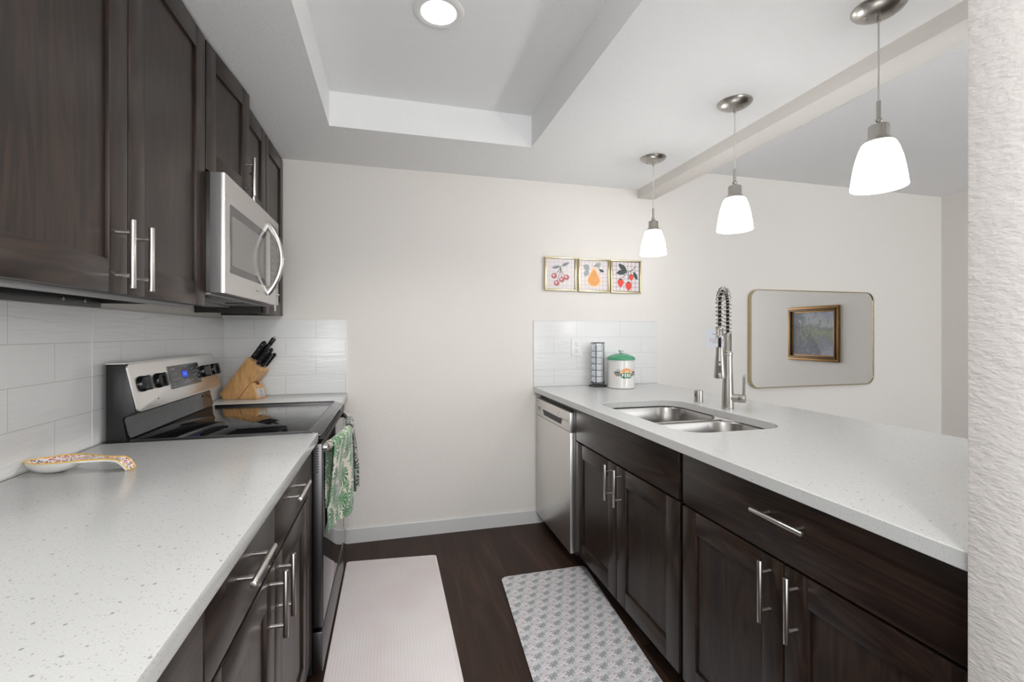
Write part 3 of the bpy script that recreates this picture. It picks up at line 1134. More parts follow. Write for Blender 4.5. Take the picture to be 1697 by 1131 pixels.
# ---- sink base and drawer base
RXF = .954
s1 = thing('base_cabinet', 'espresso sink base cabinet with a blank false front over two doors, beside the dishwasher', 'cabinet', (1.25, 1.83, 0))
base_body(s1, .975, 1.60, 1.373, 2.296, 1.03, 1.6, .66)
MB().box(.975, .992, 1.373, 2.296, .6605, .879, .001).build('front_rail', 'carcass', s1)
slab('false_front', s1, RXF, -1, 1.378, 2.283, .704, .866)
d = shaker('door', s1, RXF, -1, 1.834, 2.283, .106, .696, .077, .073)
pull(d, RXF, -1, 1.876, .610)
d = shaker('door', s1, RXF, -1, 1.378, 1.829, .106, .696, .077, .073)
pull(d, RXF, -1, 1.789, .610)
MB().box(.9565, .9745, 2.287, 2.318, .085, .866, .001).build('filler_strip', 'wood', s1)
s2 = thing('base_cabinet', 'espresso base cabinet with one wide drawer over two doors, right foreground beside the wall end', 'cabinet', (1.25, .95, 0))
base_body(s2, .975, 1.60, .545, 1.369, 1.03, 1.6)
dw_ = slab('drawer', s2, RXF, -1, .546, 1.356, .702, .868)
pull(dw_, RXF, -1, .938, .810, False)
d = shaker('door', s2, RXF, -1, .945, 1.356, .106, .694, .067, .072)
pull(d, RXF, -1, .985, .609)
d = shaker('door', s2, RXF, -1, .546, .940, .106, .694, .067, .072)
pull(d, RXF, -1, .903, .606)

# ---- sink
sk = thing('sink', 'stainless undermount double-bowl sink set in the peninsula countertop', 'sink', (1.26, 1.82, .68))


def bowl(y0, y1):
    x0, x1 = 1.022, 1.498
    b = MB()
    rings = []
    for (ins, z, r) in ((0, .8795, .11), (.004, .872, .108), (.012, .80, .10), (.020, .72, .095), (.030, .700, .085), (.050, .688, .07), (.085, .684, .045)):
        rings.append(b.ring([(x, y, z) for x, y in rrect(x0 + ins, x1 - ins, y0 + ins, y1 - ins, r, 8)]))
    for P, Q in zip(rings, rings[1:]):
        b.bridge(P, Q)
    b.cap(rings[-1])
    return b


for (y0, y1) in ((1.806, 2.212), (1.428, 1.788)):
    o = bowl(y0, y1).build('bowl', 'sinksteel', sk, recalc=False)
    md = o.modifiers.new('gauge', 'SOLIDIFY')
    md.thickness = .0012
    md.offset = 1
    yc = (y0 + y1) / 2
    MB().lathe([(.044, .6845), (.042, .688), (.030, .6865), (.012, .6855), (0, .6855)], (1.28, yc), 28).build('drain', 'chrome', sk)
MB().box(1.05, 1.47, 1.7885, 1.8055, .870, .8790, .003).build('divider', 'sinksteel', sk)

# ---- faucet
fx, fy = 1.560, 1.866
fa = thing('faucet', 'tall brushed-nickel pull-down faucet with coiled spring neck behind the sink', 'faucet', (fx, fy, ZTOP))
ud = Vector((-.80, -.60, 0)).normalized()
wd = Vector((.62, -.78, 0)).normalized()
fc = Vector((fx, fy, 0))
m = MB()
m.lathe([(.0285, .9143), (.0285, .918), (.0270, .920), (.0262, .975), (.0235, 1.05), (.0210, 1.13), (.0205, 1.170), (.0225, 1.172), (.0225, 1.184), (.0180, 1.186)], (fx, fy), 32)
m.build('body', 'nickel', fa)
m = MB()
pr = [(.0180, 1.1865)]
for i in range(22):
    z = 1.188 + i * .0040
    pr += [(.0180, z), (.0168, z + .0018)]
pr += [(.0175, 1.277), (0, 1.277)]
m.lathe(pr, (fx, fy), 28)
m.build('ribbed_column', 'nickel', fa)
Ra = .072
path = [fc + Vector((0, 0, 1.272 + .135 * k / 12)) for k in range(12)]
path += [fc + ud * (Ra - Ra * math.cos(math.pi * k / 24)) + Vector((0, 0, 1.407 + Ra * math.sin(math.pi * k / 24))) for k in range(25)]
path += [fc + ud * 2 * Ra + Vector((0, 0, 1.407 - .105 * k / 9)) for k in range(1, 10)]
MB().tube(path, .0075, 10).tube([fc + ud * 2 * Ra + Vector((0, 0, 1.303)), fc + ud * 2 * Ra + Vector((0, 0, 1.208))], .0070, 10).build('hose', 'blackplastic', fa)
# spring round the hose
cum = [0.0]
for a, b in zip(path, path[1:]):
    cum.append(cum[-1] + (b - a).length)


def along(s):
    for i in range(len(path) - 1):
        if s <= cum[i + 1] or i == len(path) - 2:
            f = (s - cum[i]) / (cum[i + 1] - cum[i])
            tg = (path[i + 1] - path[i]).normalized()
            return path[i].lerp(path[i + 1], f), tg


side = ud.cross(Vector((0, 0, 1))).normalized()
turns = 25
N_ = turns * 14
hel = []
for k in range(N_ + 1):
    p, tg = along(cum[-1] * k / N_)
    e2 = tg.cross(side).normalized()
    a = 2 * math.pi * turns * k / N_
    hel.append(p + (side * math.cos(a) + e2 * math.sin(a)) * .0165)
MB().tube(hel, .0023, 7).build('spring', 'nickel', fa)
hc_ = fc + ud * 2 * Ra
m = MB()
pr = [(0, 1.257), (.0195, 1.257), (.0195, 1.262), (.0165, 1.264)]
for i in range(8):
    z = 1.266 + i * .0045
    pr += [(.0165, z), (.0155, z + .002)]
pr += [(.0160, 1.303), (0, 1.303)]
m.lathe(pr, (hc_.x, hc_.y), 28)
m.build('spring_collar', 'nickel', fa)
m = MB()
m.lathe([(0, 1.072), (.0240, 1.072), (.0252, 1.076), (.0240, 1.095), (.0200, 1.150), (.0170, 1.185), (.0165, 1.212), (.010, 1.214), (0, 1.214)], (hc_.x, hc_.y), 32)
sh = m.build('spray_head', 'nickel', fa)
cd = (Vector((0, 0, 0)) - hc_)
cd.z = 0
cd.normalize()
cs = cd.cross(Vector((0, 0, 1)))
for (w_, z0_, z1_, r_, d0_, d1_) in ((.0065, 1.096, 1.132, .006, .017, .0262), (.005, 1.140, 1.150, .0049, .015, .0222)):
    MB().prism(rrect(-w_, w_, z0_, z1_, r_), lambda p, a: tuple(hc_ + cs * p[0] + cd * a + Vector((0, 0, p[1]))), d0_, d1_).build('spray_button', 'darksteel', sh)
m = MB()
m.cyl(fc + Vector((0, 0, 1.174)), hc_ - ud * .020 + Vector((0, 0, 1.180)), .0055, seg=12)
m.build('docking_arm', 'nickel', fa)
hz = .968
e_ = fc + wd * .078 + Vector((0, 0, hz))
m = MB()
m.cyl(fc + wd * .015 + Vector((0, 0, hz)), fc + wd * .050 + Vector((0, 0, hz)), .0195, seg=28)
m.cyl(fc + wd * .051 + Vector((0, 0, hz)), e_, .0200, seg=28, bev=.002)
m.build('valve', 'nickel', fa)
m = MB()
up = Vector((0, 0, 1))
sd = wd.cross(up).normalized()
m.prism(rrect(-.013, .013, -.006, .112, .008), lambda p, a: tuple(e_ - wd * .012 + sd * p[0] + up * p[1] + wd * a + wd * .05 * max(0, p[1]) * .2), 0.0, .008, 0, .0015)
m.build('lever', 'nickel', fa)

# ---- air gap cap
o = MB().lathe([(.0235, .9143), (.0235, .9150), (.0225, .916), (.0225, .970), (.0215, .974), (.018, .9755), (0, .9755)], (1.566, 2.090), 28).build('air_gap', 'nickel')
tag(origin(o, (1.566, 2.090, ZTOP)), 'small brushed-nickel cylinder cap on the countertop left of the faucet', 'air gap')
ag = o
sl = MB()
a0 = math.atan2(-2.09, -1.566) - .75
sl.box(0.0220, .0232, -.0022, .0022, .030, .048)
bmesh.ops.rotate(sl.b, verts=sl.b.verts, cent=(0, 0, 0), matrix=Matrix.Rotation(a0, 3, 'Z'))
sl.build('slot', 'ink', ag, local=True)

# ---- pendants
PEND = ((1.480, 2.384, 'frosted glass pendant lamp hanging farthest from the camera, in front of the fruit pictures'),
        (1.474, 1.719, 'middle one of the three frosted glass pendant lamps over the peninsula'),
        (1.480, 1.101, 'largest, nearest frosted glass pendant lamp, beside the textured wall end at right'))


def pendant(x, y, label):
    t = thing('pendant_lamp', label, 'lamp', (x, y, ZC), 0, 'pendant lamps over the peninsula')
    m = MB()
    m.lathe([(.0725, ZC - .0005), (.0725, ZC - .004), (.068, ZC - .010), (.055, ZC - .019), (.035, ZC - .026), (.012, ZC - .029), (0, ZC - .029)], (x, y), 40)
    m.cyl((x, y, ZC - .027), (x, y, ZC - .046), .0065, seg=14)
    for s in (-1, 1):
        m.sphere((x + .03 * s, y - .02 * s, ZC - .026), .005, 10)
    m.build('canopy', 'nickel', t)
    MB().cyl((x, y, 2.003), (x, y, ZC - .045), .0026, seg=10).build('cord', 'cord', t)
    m = MB()
    m.cyl((x, y, 1.952), (x, y, 2.006), .0062, seg=16)
    m.sphere((x, y, 1.944), .0105, 16)
    m.cyl((x, y, 1.928), (x, y, 1.938), .0065, seg=14)
    m.lathe([(.006, 1.933), (.026, 1.930), (.0275, 1.926), (.0275, 1.896), (.030, 1.890), (.041, 1.878), (.041, 1.874), (0, 1.874)], (x, y), 36)
    m.build('socket', 'nickel', t)
    m = MB()
    outer_ = [(.040, 1.877), (.0445, 1.872), (.052, 1.855), (.0605, 1.825), (.067, 1.790), (.0715, 1.755), (.0735, 1.738), (.0742, 1.733)]
    inner_ = [(.0715, 1.733), (.0705, 1.738), (.0690, 1.755), (.0645, 1.790), (.058, 1.825), (.0495, 1.855), (.042, 1.871), (.036, 1.874)]
    m.lathe(outer_, (x, y), 44, cap0=False, cap1=False)
    m.lathe([outer_[-1]] + inner_ + [outer_[0]], (x, y), 44, 1, cap0=False, cap1=False)
    bmesh.ops.remove_doubles(m.b, verts=m.b.verts[:], dist=1e-5)
    m.build('shade', ['shade', 'shade_in'], t)
    MB().lathe([(0, 1.872), (.013, 1.872), (.013, 1.848), (.022, 1.828), (.029, 1.802), (.024, 1.780), (.012, 1.771), (0, 1.769)], (x, y), 24).build('bulb', 'bulb', t)
    ld = bpy.data.lights.new('pendant_light', 'POINT')
    ld.energy = 0.7
    ld.shadow_soft_size = .03
    ld.color = (1.0, .97, .93)
    lo = bpy.data.objects.new('pendant_light', ld)
    COL.objects.link(lo)
    lo.parent = t
    lo.location = (0, 0, 1.752 - ZC)
    return t


for (x, y, lb) in PEND:
    pendant(x, y, lb)

# ---- recessed ceiling light
rl = thing('recessed_light', 'round white recessed light in the raised ceiling panel', 'light', (.170, 1.722, ZT))
MB().lathe([(.066, ZT - .001), (.066, ZT - .004), (.074, ZT - .0075), (.090, ZT - .006), (.0955, ZT - .002), (.0955, ZT - .0005)], (.170, 1.722), 48, cap0=False, cap1=False).build('trim_ring', 'whiteplastic', rl)
MB().lathe([(0, ZT - .0035), (.0665, ZT - .0035), (.0665, ZT - .0008), (0, ZT - .0008)], (.170, 1.722), 48).build('lens', 'lens', rl)

sd_l = bpy.data.lights.new('downlight', 'SPOT')
sd_l.energy = 60
sd_l.spot_size = R(128)
sd_l.spot_blend = 0.7
sd_l.shadow_soft_size = .06
sd_l.color = (1.0, .985, .96)
so_l = bpy.data.objects.new('downlight', sd_l)
COL.objects.link(so_l)
so_l.parent = rl
so_l.location = (0, 0, -.012)

# ---- outlet
ol = thing('wall_outlet', 'white rectangular electrical outlet on the tile left of the mug rack', 'outlet', (1.232, 2.942, 1.178))
MB().box(1.193, 1.271, 2.9365, 2.9415, 1.117, 1.240, .0018).build('cover_plate', 'whiteplastic', ol)
for zc in (1.200, 1.157):
    rc = MB().box(1.215, 1.249, 2.9345, 2.9368, zc - .018, zc + .018, .001).build('receptacle', 'whiteplastic', ol)
    s_ = MB()
    s_.box(1.2245, 1.2265, 2.934, 2.9348, zc + .001, zc + .010)
    s_.box(1.2375, 1.2395, 2.934, 2.9348, zc + .002, zc + .009)
    s_.cyl((1.232, 2.9348, zc - .009), (1.232, 2.934, zc - .009), .003, seg=10)
    s_.build('slots', 'ink', rc)

# ---- mug rack and mugs
mx, my = 1.356, 2.868
mr = thing('mug_rack', 'slim black wire rack on the peninsula counter holding a stack of mugs', 'rack', (mx, my, ZTOP))


def circ(r, z, n=32):
    return [(mx + r * math.cos(2 * math.pi * k / n), my + r * math.sin(2 * math.pi * k / n), z) for k in range(n)]


m = MB()
m.tube(circ(.060, .9178), .0032, 8, True)
m.build('base_ring', 'wire', mr)
for z_ in (.942, 1.210):
    MB().tube(circ(.0455, z_), .0026, 8, True).build('hoop', 'wire', mr)
for a in (R(-130), R(-55), R(25), R(100)):
    ca, sa = math.cos(a), math.sin(a)
    MB().tube([(mx + .058 * ca, my + .058 * sa, .918), (mx + .048 * ca, my + .048 * sa, .945), (mx + .0462 * ca, my + .0462 * sa, .965), (mx + .0462 * ca, my + .0462 * sa, 1.213)], .0026, 8).build('upright', 'wire', mr)
mug_labels = ['bottom', 'second from the bottom', 'third from the bottom', 'third from the top', 'second from the top', 'topmost']
mug0 = None
for i in range(6):
    lb = 'small white mug in the wire rack, %s of six' % mug_labels[i]
    if mug0 is None:
        m = MB()
        m.lathe([(0, 0), (.026, 0), (.0290, .001), (.0335, .004), (.0348, .008), (.0350, .0425), (.0330, .0425), (.0325, .010), (.024, .005), (0, .005)], (0, 0), 32)
        mug0 = m.build('mug', 'mug_ceramic')
        mug0.location = (mx, my, .938)
        hnd = MB()
        hnd.tube([(.0335, 0, .036), (.044, 0, .037), (.0505, 0, .031), (.0505, 0, .020), (.044, 0, .013), (.0335, 0, .0135)], .0038, 8)
        hnd = hnd.build('handle', 'mug_ceramic', mug0, local=True)
        mug0.rotation_euler = (0, 0, R(198))
        g = mug0
    else:
        g = copy_tree(mug0)
        g.location = (mx, my, .938 + .0428 * i)
    tag(g, lb, 'mug', 'mugs in the wire rack')

# ---- cookie jar
jx, jy, jr = 1.476, 2.765, .0870
jar = thing('cookie_jar', 'white ceramic canister with a domed green lid on the peninsula counter', 'jar', (jx, jy, ZTOP))
m = MB()
m.lathe([(0, .9145), (.084, .9145), (.0895, .918), (.0900, .924), (.0880, .928), (jr, .934), (jr, 1.094), (.0870, 1.100), (.080, 1.102), (0, 1.102)], (jx, jy), 64)
jb = m.build('body', 'white_ceramic', jar)
m = MB()
m.lathe([(.0915, 1.1015), (.0930, 1.104), (.0930, 1.110), (.088, 1.118), (.070, 1.130), (.045, 1.139), (.018, 1.143), (0, 1.1435)], (jx, jy), 64)
jl = m.build('lid', 'greenglaze', jar)
m = MB()
m.lathe([(.006, 1.142), (.008, 1.148), (.017, 1.156), (.0195, 1.164), (.017, 1.164), (.010, 1.157), (0, 1.156)], (jx, jy), 24)
m.build('knob', 'white_ceramic', jl)
th0 = math.atan2(-jy, -jx) + R(24)


def wrap(x, y, off=.0004):
    a = th0 + x / jr
    return (jx + (jr + off) * math.cos(a), jy + (jr + off) * math.sin(a), 1.017 + y)


m = MB()


def patch(poly, mat, off):
    # fan of thin strips so the flat print follows the round jar
    dense = []
    for p, q_ in zip(poly, poly[1:] + poly[:1]):
        n_ = max(1, int(math.hypot(q_[0] - p[0], q_[1] - p[1]) / .004))
        dense += [(p[0] + (q_[0] - p[0]) * k / n_, p[1] + (q_[1] - p[1]) * k / n_) for k in range(n_)]
    poly = dense
    xs = [p[0] for p in poly]
    ys = [p[1] for p in poly]
    cx, cy = sum(xs) / len(xs), sum(ys) / len(ys)
    ring_prev = None
    for k in range(7):
        f = 1 - k / 6
        rg_ = m.ring([wrap(cx + (x - cx) * f if f > 0 else cx + (x - cx) * 1e-4, cy + (y - cy) * f if f > 0 else cy + (y - cy) * 1e-4, off) for x, y in poly])
        if ring_prev:
            m.bridge(ring_prev, rg_, mat)
        ring_prev = rg_


def ell(cx, cy, a, b, a0=0, a1=360, n=28):
    return [(cx + a * math.cos(R(a0 + (a1 - a0) * k / n)), cy + b * math.sin(R(a0 + (a1 - a0) * k / n))) for k in range(n + 1)]


for s in (-1, 1):
    patch(ell(s * .056, .006, .027, .027, 180, 360), 3, .0003)
    patch([(s * .056 - .026, .004), (s * .056 + .026, .004), (s * .056 + .026, .009), (s * .056 - .026, .009)], 4, .0004)
    patch(ell(s * .056, .010, .014, .017, 0, 180), 5, .0003)
patch(ell(0, -.002, .043, .036, 0, 180), 2, .0005)
patch(rrect(-.040, .040, -.034, .002, .0178, 6), 0, .0006)
for i, ch in enumerate('CENTRAL'):
    a = R(150 - 20 * i)
    ccx, ccy = .030 * math.cos(a), -.001 + .023 * math.sin(a)
    rot = a - math.pi / 2
    text_geo(m, ch, .0235, lambda x, y: wrap(ccx + x * .72 * math.cos(rot) - y * math.sin(rot), ccy + x * .72 * math.sin(rot) + y * math.cos(rot), .0008), 1, bold=.0007)
for i, ch in enumerate('PERK'):
    text_geo(m, ch, .031, lambda x, y: wrap(-.0255 + .017 * i + x * .78, -.016 + y, .0009), 6, bold=.0013)
m.build('logo', ['darkgreen', 'orange', 'cream', 'cupgrey', 'ink', 'cuplight', 'whiteplastic'], jb, recalc=False)

# ---- knife block and knives
kb_loc = (-.714, 2.776, ZTOP)
krot = R(-16)
kb = thing('knife_block', 'slanted pale wood knife block in the corner behind the cooktop', 'knife block', kb_loc, krot)
Wk = .100
m = MB()
m.prism([(-.186, .0005), (-.204, .030), (-.050, .231), (.016, .156), (-.106, .0005)], lambda p, a: (p[0], a, p[1]), 0, Wk, 0, .0015)
blk = m.build('block', 'lightwood', kb, local=True)
m = MB()
m.prism([(-.1035, .0005), (.003, .0005), (-.014, .067), (-.030, .088), (-.0345, .088)], lambda p, a: (p[0], a, p[1]), .001, Wk - .001, 0, .002)
fr = m.build('front_rest', 'lightwood', kb, local=True)
MB().cyl((-.030, .05, .0888), (-.020, .05, .0762), .010, seg=16).build('scissor_hole', 'darkhole', fr, local=True)


def kf(p, a):
    b0, b1 = Vector((.0015, 0, .006)), Vector((-.0125, 0, .062))
    dz = (b1 - b0).normalized()
    nn = Vector((dz.z, 0, -dz.x))
    q = b0 + dz * p[1] + nn * a
    return (q.x, p[0], q.z)


m = MB()
m.prism(rrect(.016, .086, .006, .050, .002), kf, .0002, .0016)
np_ = m.build('name_plate', 'chrome', fr, local=True)
np_.data.materials[0] = M['cuplight']
m = MB()
A = ell(.051, .034, .010, .010, 0, 360, 24)
Bq = ell(.051, .034, .0082, .0082, 0, 360, 24)
m.bridge(m.ring([kf(p, .0019) for p in A]), m.ring([kf(p, .0019) for p in Bq]))
text_geo(m, 'CX', .011, lambda x, y: kf((.051 + x, .034 + y), .0019))
text_geo(m, 'Calphalon', .0105, lambda x, y: kf((.051 + x, .0145 + y), .0019))
for (a, b) in ((.020, .010), (.082, .010), (.020, .046), (.082, .046)):
    m.flat([kf(p, .0019) for p in ell(a, b, .0018, .0018, 0, 345, 10)])
m.build('plate_mark', 'ink', np_, local=True, recalc=False)

KN = [(.18, .020, .118, .0128, 'long black-handled knife at the back left of the knife block'),
      (.34, .044, .112, .0120, 'long black-handled knife in the middle of the knife block\'s back row'),
      (.24, .074, .150, .0105, 'black honing steel rising highest from the knife block'),
      (.62, .020, .098, .0105, 'black-handled knife at the left of the knife block\'s front row'),
      (.80, .040, .092, .0100, 'short black-handled knife second from left in the block\'s front row'),
      (.56, .060, .104, .0100, 'black-handled knife behind the short ones, centre right of the block'),
      (.78, .082, .088, .0100, 'short black-handled knife at the right end of the block\'s front row')]
ax = Vector((.154, 0, .201)).normalized()
pe = Vector((ax.z, 0, -ax.x))
tb, tf = Vector((-.050, 0, .231)), Vector((.016, 0, .156))
KM = Matrix.Translation(kb_loc) @ Matrix.Rotation(krot, 4, 'Z')
for (tt, wy, L, hw, lb) in KN:
    p = tb.lerp(tf, tt) + Vector((0, wy, 0)) + ax * .0022
    kn = thing('kitchen_knife' if 'steel' not in lb else 'honing_steel', lb, 'knife' if 'steel' not in lb else 'sharpener', KM @ p, krot, 'knives in the block')
    m = MB()
    if 'steel' in lb:
        m.tube([ax * 0, ax * .01, ax * (L * .8), ax * (L - .004), ax * L], [.008, .010, .0125, .0125, .010], 14)
        m.build('handle', 'blackplastic', kn, local=True)
        MB().tube([ax * (L + .002), ax * (L + .006), ax * (L + .010) + pe * -.004], [.006, .005, .004], 10).build('hanging_loop', 'chrome', kn, local=True)
    else:
        prf = [(-hw, 0), (-hw * .92, L * .5), (-hw * 1.05, L * .88), (-hw * .5, L), (hw * .7, L * .985), (hw * 1.1, L * .9), (hw * .85, L * .5), (hw, 0)]
        m.prism(prf, lambda q, a: tuple(pe * q[0] + ax * (q[1] + .006) + Vector((0, a, 0))), -.0068, .0068, 0, .003)
        m.build('handle', 'blackplastic', kn, local=True)
        MB().prism([(-hw, -.001), (-hw, .008), (hw, .008), (hw, -.001)], lambda q, a: tuple(pe * q[0] + ax * q[1] + Vector((0, a, 0))), -.006, .006, 0, .001).build('bolster', 'steel', kn, local=True)
        for f in (.22, .52, .80):
            c = ax * (L * f + .006)
            MB().cyl(c + Vector((0, -.0072, 0)), c + Vector((0, .0072, 0)), .0022, seg=10).build('rivet', 'chrome', kn, local=True)

# ---- spoon rest
srx, sry = -.800, 1.462
sr = thing('spoon_rest', 'floral painted ceramic spoon rest with a yellow rim on the left countertop', 'spoon rest', (srx, sry, ZTOP), R(-8))


def sr_half(u):
    # half width of the outline along the length u in [0,1]
    if u < .56:
        t_ = u / .56
        return .046 * math.sin(math.pi * (t_ * .86)) ** .62 if t_ > 0 else 0.0
    t_ = (u - .56) / .44
    e = .046 * math.sin(math.pi * .86) ** .62
    return e * (1 - min(1, t_ * 2.2)) + .0135 * min(1, t_ * 2.2) + (.004 * math.sin(math.pi * min(1, max(0, (t_ - .55) / .5))) if t_ > .55 else 0)


def sr_rim(u):
    # height of the rim: bowl level, handle a little higher, curled down at the tip
    z = .030 + .004 * math.sin(math.pi * u)
    if u > .86:
        z -= .0275 * ((u - .86) / .14) ** 2.2
    return z


def sr_top(u, w):
    hw = sr_half(u)
    depth = .017 * max(0, 1 - ((u - .27) / .30) ** 2) if u < .57 else .002
    z = sr_rim(u) - depth * max(0, (1 - abs(w) ** 2.6)) - .0008
    return (-.125 + .255 * u, hw * w, z)


m = MB()
nU, nV = 44, 12
us = [.5 - .5 * math.cos(math.pi * i / nU) * 0.999 for i in range(nU + 1)]
top = [[m.b.verts.new(sr_top(u, -1 + 2 * j / nV)) for j in range(nV + 1)] for u in us]


def sr_bot(u, w):
    x, y, z = sr_top(u, w)
    if u < .57:
        k_ = max(0, 1 - ((u - .27) / .30) ** 2)
        zz = sr_rim(u) - .0042 - (.0300 * k_ ** .8) * (1 - abs(w) ** 3)
        return (x, y * .97, max(.0004, zz))
    return (x - .004 * max(0, (u - .86) / .14), y, max(.0004, z - .006))


bot = [[m.b.verts.new(sr_bot(u, -1 + 2 * j / nV)) for j in range(nV + 1)] for u in us]
for i in range(nU):
    for j in range(nV):
        f = m.b.faces.new((top[i][j], top[i + 1][j], top[i + 1][j + 1], top[i][j + 1]))
        f.material_index = 0
        f = m.b.faces.new((bot[i][j], bot[i][j + 1], bot[i + 1][j + 1], bot[i + 1][j]))
        f.material_index = 1
    for j in (0, nV):
        f = m.b.faces.new((top[i][j], bot[i][j], bot[i + 1][j], top[i + 1][j]))
        f.material_index = 1
for i in (0, nU):
    for j in range(nV):
        f = m.b.faces.new((top[i][j], top[i][j + 1], bot[i][j + 1], bot[i][j]))
        f.material_index = 2
m.build('dish', ['floral_ceramic', 'white_ceramic', 'yellowglaze'], sr, local=True, angle=60)
edge = [Vector(sr_top(u, -1)) for u in us] + [Vector(sr_top(u, 1)) for u in reversed(us)]
ee = [edge[0]]
for p in edge[1:]:
    if (p - ee[-1]).length > .002:
        ee.append(p)
MB().tube([p + Vector((0, 0, .0002)) for p in ee], .0017, 8, True).build('rim', 'yellowglaze', sr, local=True)

# ---- towels on the oven handle


def bar_at(y):
    t_ = (y - 1.826) / (2.530 - 1.826)
    return -.236 + .050 * math.sin(math.pi * min(1, max(0, t_))) ** .8


def towel(name, label, y0, y1, front, back, seed, mats, skew=0.0, tuck=0.0, amp=.006):
    rb = .0175
    zc = .853
    Ls = front + math.pi * rb + back

    def fn(a, b):
        y = y0 + (y1 - y0) * a
        s = b * Ls
        xb = bar_at(y)
        wob = amp * math.sin(a * 9 + seed) + amp * .6 * math.sin(a * 17 + seed * 2)
        if s < front + 0.0:
            hang = front - s
            z = zc - hang
            f = min(1, hang / .06)
            x = xb + rb + (wob + amp * 1.5 * math.sin(a * 7 + seed)) * f * min(1, hang / .2)
            k_ = tuck * (1 - a) ** 1.2 * min(1, hang / .25)
            x = x * (1 - k_) + -.2365 * k_
            y = y + skew * hang + (a - .5) * -.015 * min(1, hang / .3)
            x = max(x, -.2395)
            z += .010 * math.sin(a * 6 + seed) * (hang / front)
        elif s < front + math.pi * rb:
            an = (s - front) / rb
            x = xb + rb * math.cos(an)
            z = zc + rb * math.sin(an)
        else:
            hang = s - front - math.pi * rb
            z = zc - hang
            x = max(xb - rb + wob * .3 * min(1, hang / .06), -.2405)
            y = y + skew * hang * .5
            if xb - rb < -.2395:
                x = -.2398
        return (x, y, z)
    m = MB()
    m.grid(fn, 30, 70, 0, lambda a, b: ((y1 - y0) * a * 1.25, Ls * b))
    o = m.build(name, mats, recalc=False, angle=180)
    sd_ = o.modifiers.new('cloth_thickness', 'SOLIDIFY')
    sd_.thickness = .0022
    sd_.offset = 1
    tag(origin(o, (-.2, (y0 + y1) / 2, zc)), label, 'towel')
    return o


towel('dish_towel', 'cream dish towel with green palm leaves draped over the near half of the oven handle', 1.852, 2.130, .345, .24, .6, 'towel_g', 0.02, 1.0, .006)
towel('dish_towel', 'small dusky grey-green leaf towel draped over the far end of the oven handle', 2.170, 2.350, .300, .16, 2.4, 'towel_d', 0.03, 0.0, .012)

# ---- floor mats


def mat_obj(name, label, quad, th, mtl, rad=.03):
    """soft mat with rounded corners; quad = far-left, far-right, near-right, near-left"""
    fl, frr, nr, nl = [Vector((a, b)) for a, b in quad]
    w = ((frr - fl).length + (nr - nl).length) / 2
    L = ((nl - fl).length + (nr - frr).length) / 2
    pts = rrect(0, w, 0, L, rad, 6)

    def mp(p, z):
        a, b = p[0] / w, p[1] / L
        q = fl.lerp(frr, a).lerp(nl.lerp(nr, a), b)
        return (q.x, q.y, z)
    m = MB()
    lay = m.b.loops.layers.uv.verify()
    B0 = m.ring([mp(p, 0.0006) for p in pts])
    B1 = m.ring([mp(p, th - .003) for p in pts])
    cx, cy = w / 2, L / 2
    pts2 = [(p[0] + (cx - p[0]) * .006 / cx if 1 else 0, p[1] + (cy - p[1]) * .006 / cy) for p in pts]
    B2 = m.ring([mp(p, th) for p in pts2])
    m.bridge(B0, B1, 1)
    m.bridge(B1, B2, 0)
    m.cap(B2, 0)
    m.cap(B0[::-1], 1)
    uvs = {}
    for vv, p in list(zip(B1, pts)) + list(zip(B2, pts2)) + list(zip(B0, pts)):
        uvs[vv] = p
    for f in m.b.faces:
        for lp in f.loops:
            lp[lay].uv = uvs[lp.vert]
    o = m.build(name, [mtl, 'matedge'])
    c = (fl + frr + nr + nl) / 4
    tag(origin(o, (c.x, c.y, 0)), label, 'mat')
    return o


mat_obj('floor_mat', 'pale blush ribbed kitchen floor mat in front of the range', [(-.2405, 2.692), (.246, 2.648), (.256, 1.44), (-.2405, 1.44)], .011, 'blush', .018)
mat_obj('floor_mat', 'grey and pink floral kitchen floor mat in front of the sink cabinet', [(.549, 2.318), (1.020, 2.322), (.925, 1.10), (.465, 1.10)], .011, 'floral')

# ---- fruit pictures


def picture(x0, x1, z0, z1, label, gridmat, draw):
    cx, cz = (x0 + x1) / 2, (z0 + z1) / 2
    yb = 2.9485
    t = thing('framed_picture', label, 'picture', (cx, yb, cz), 0, 'fruit pictures on the back wall')
    fw, dp = .0085, .024
    m = MB()
    for (a0, a1, c0, c1) in ((x0, x1, z1 - fw, z1), (x0, x1, z0, z0 + fw), (x0, x0 + fw, z0 + fw, z1 - fw), (x1 - fw, x1, z0 + fw, z1 - fw)):
        m.box(a0, a1, yb - dp, yb, c0, c1, .001)
    m.build('frame', 'goldedge', t)
    MB().box(x0 + fw, x1 - fw, yb - dp + .009, yb - .002, z0 + fw, z1 - fw).build('backing', 'ink', t)
    yp = yb - dp + .0085
    w, h = (x1 - x0) - 2 * fw - .006, (z1 - z0) - 2 * fw - .006
    mats = [gridmat, 'leafgrey', 'leafdark', 'cherry', 'cherryrim', 'cherrylight', 'pear', 'pearlight', 'berry', 'ink']
    m = MB()
    m.flat([(cx - w / 2, yp, cz - h / 2), (cx + w / 2, yp, cz - h / 2), (cx + w / 2, yp, cz + h / 2), (cx - w / 2, yp, cz + h / 2)], 0)
    state = [0]

    def shape(poly, mat):
        state[0] += 1
        m.flat([(cx + (px - .5) * w, yp - .00012 * state[0], cz + (pz - .5) * h) for px, pz in poly], mat)
    draw(shape)
    m.build('print', mats, t)


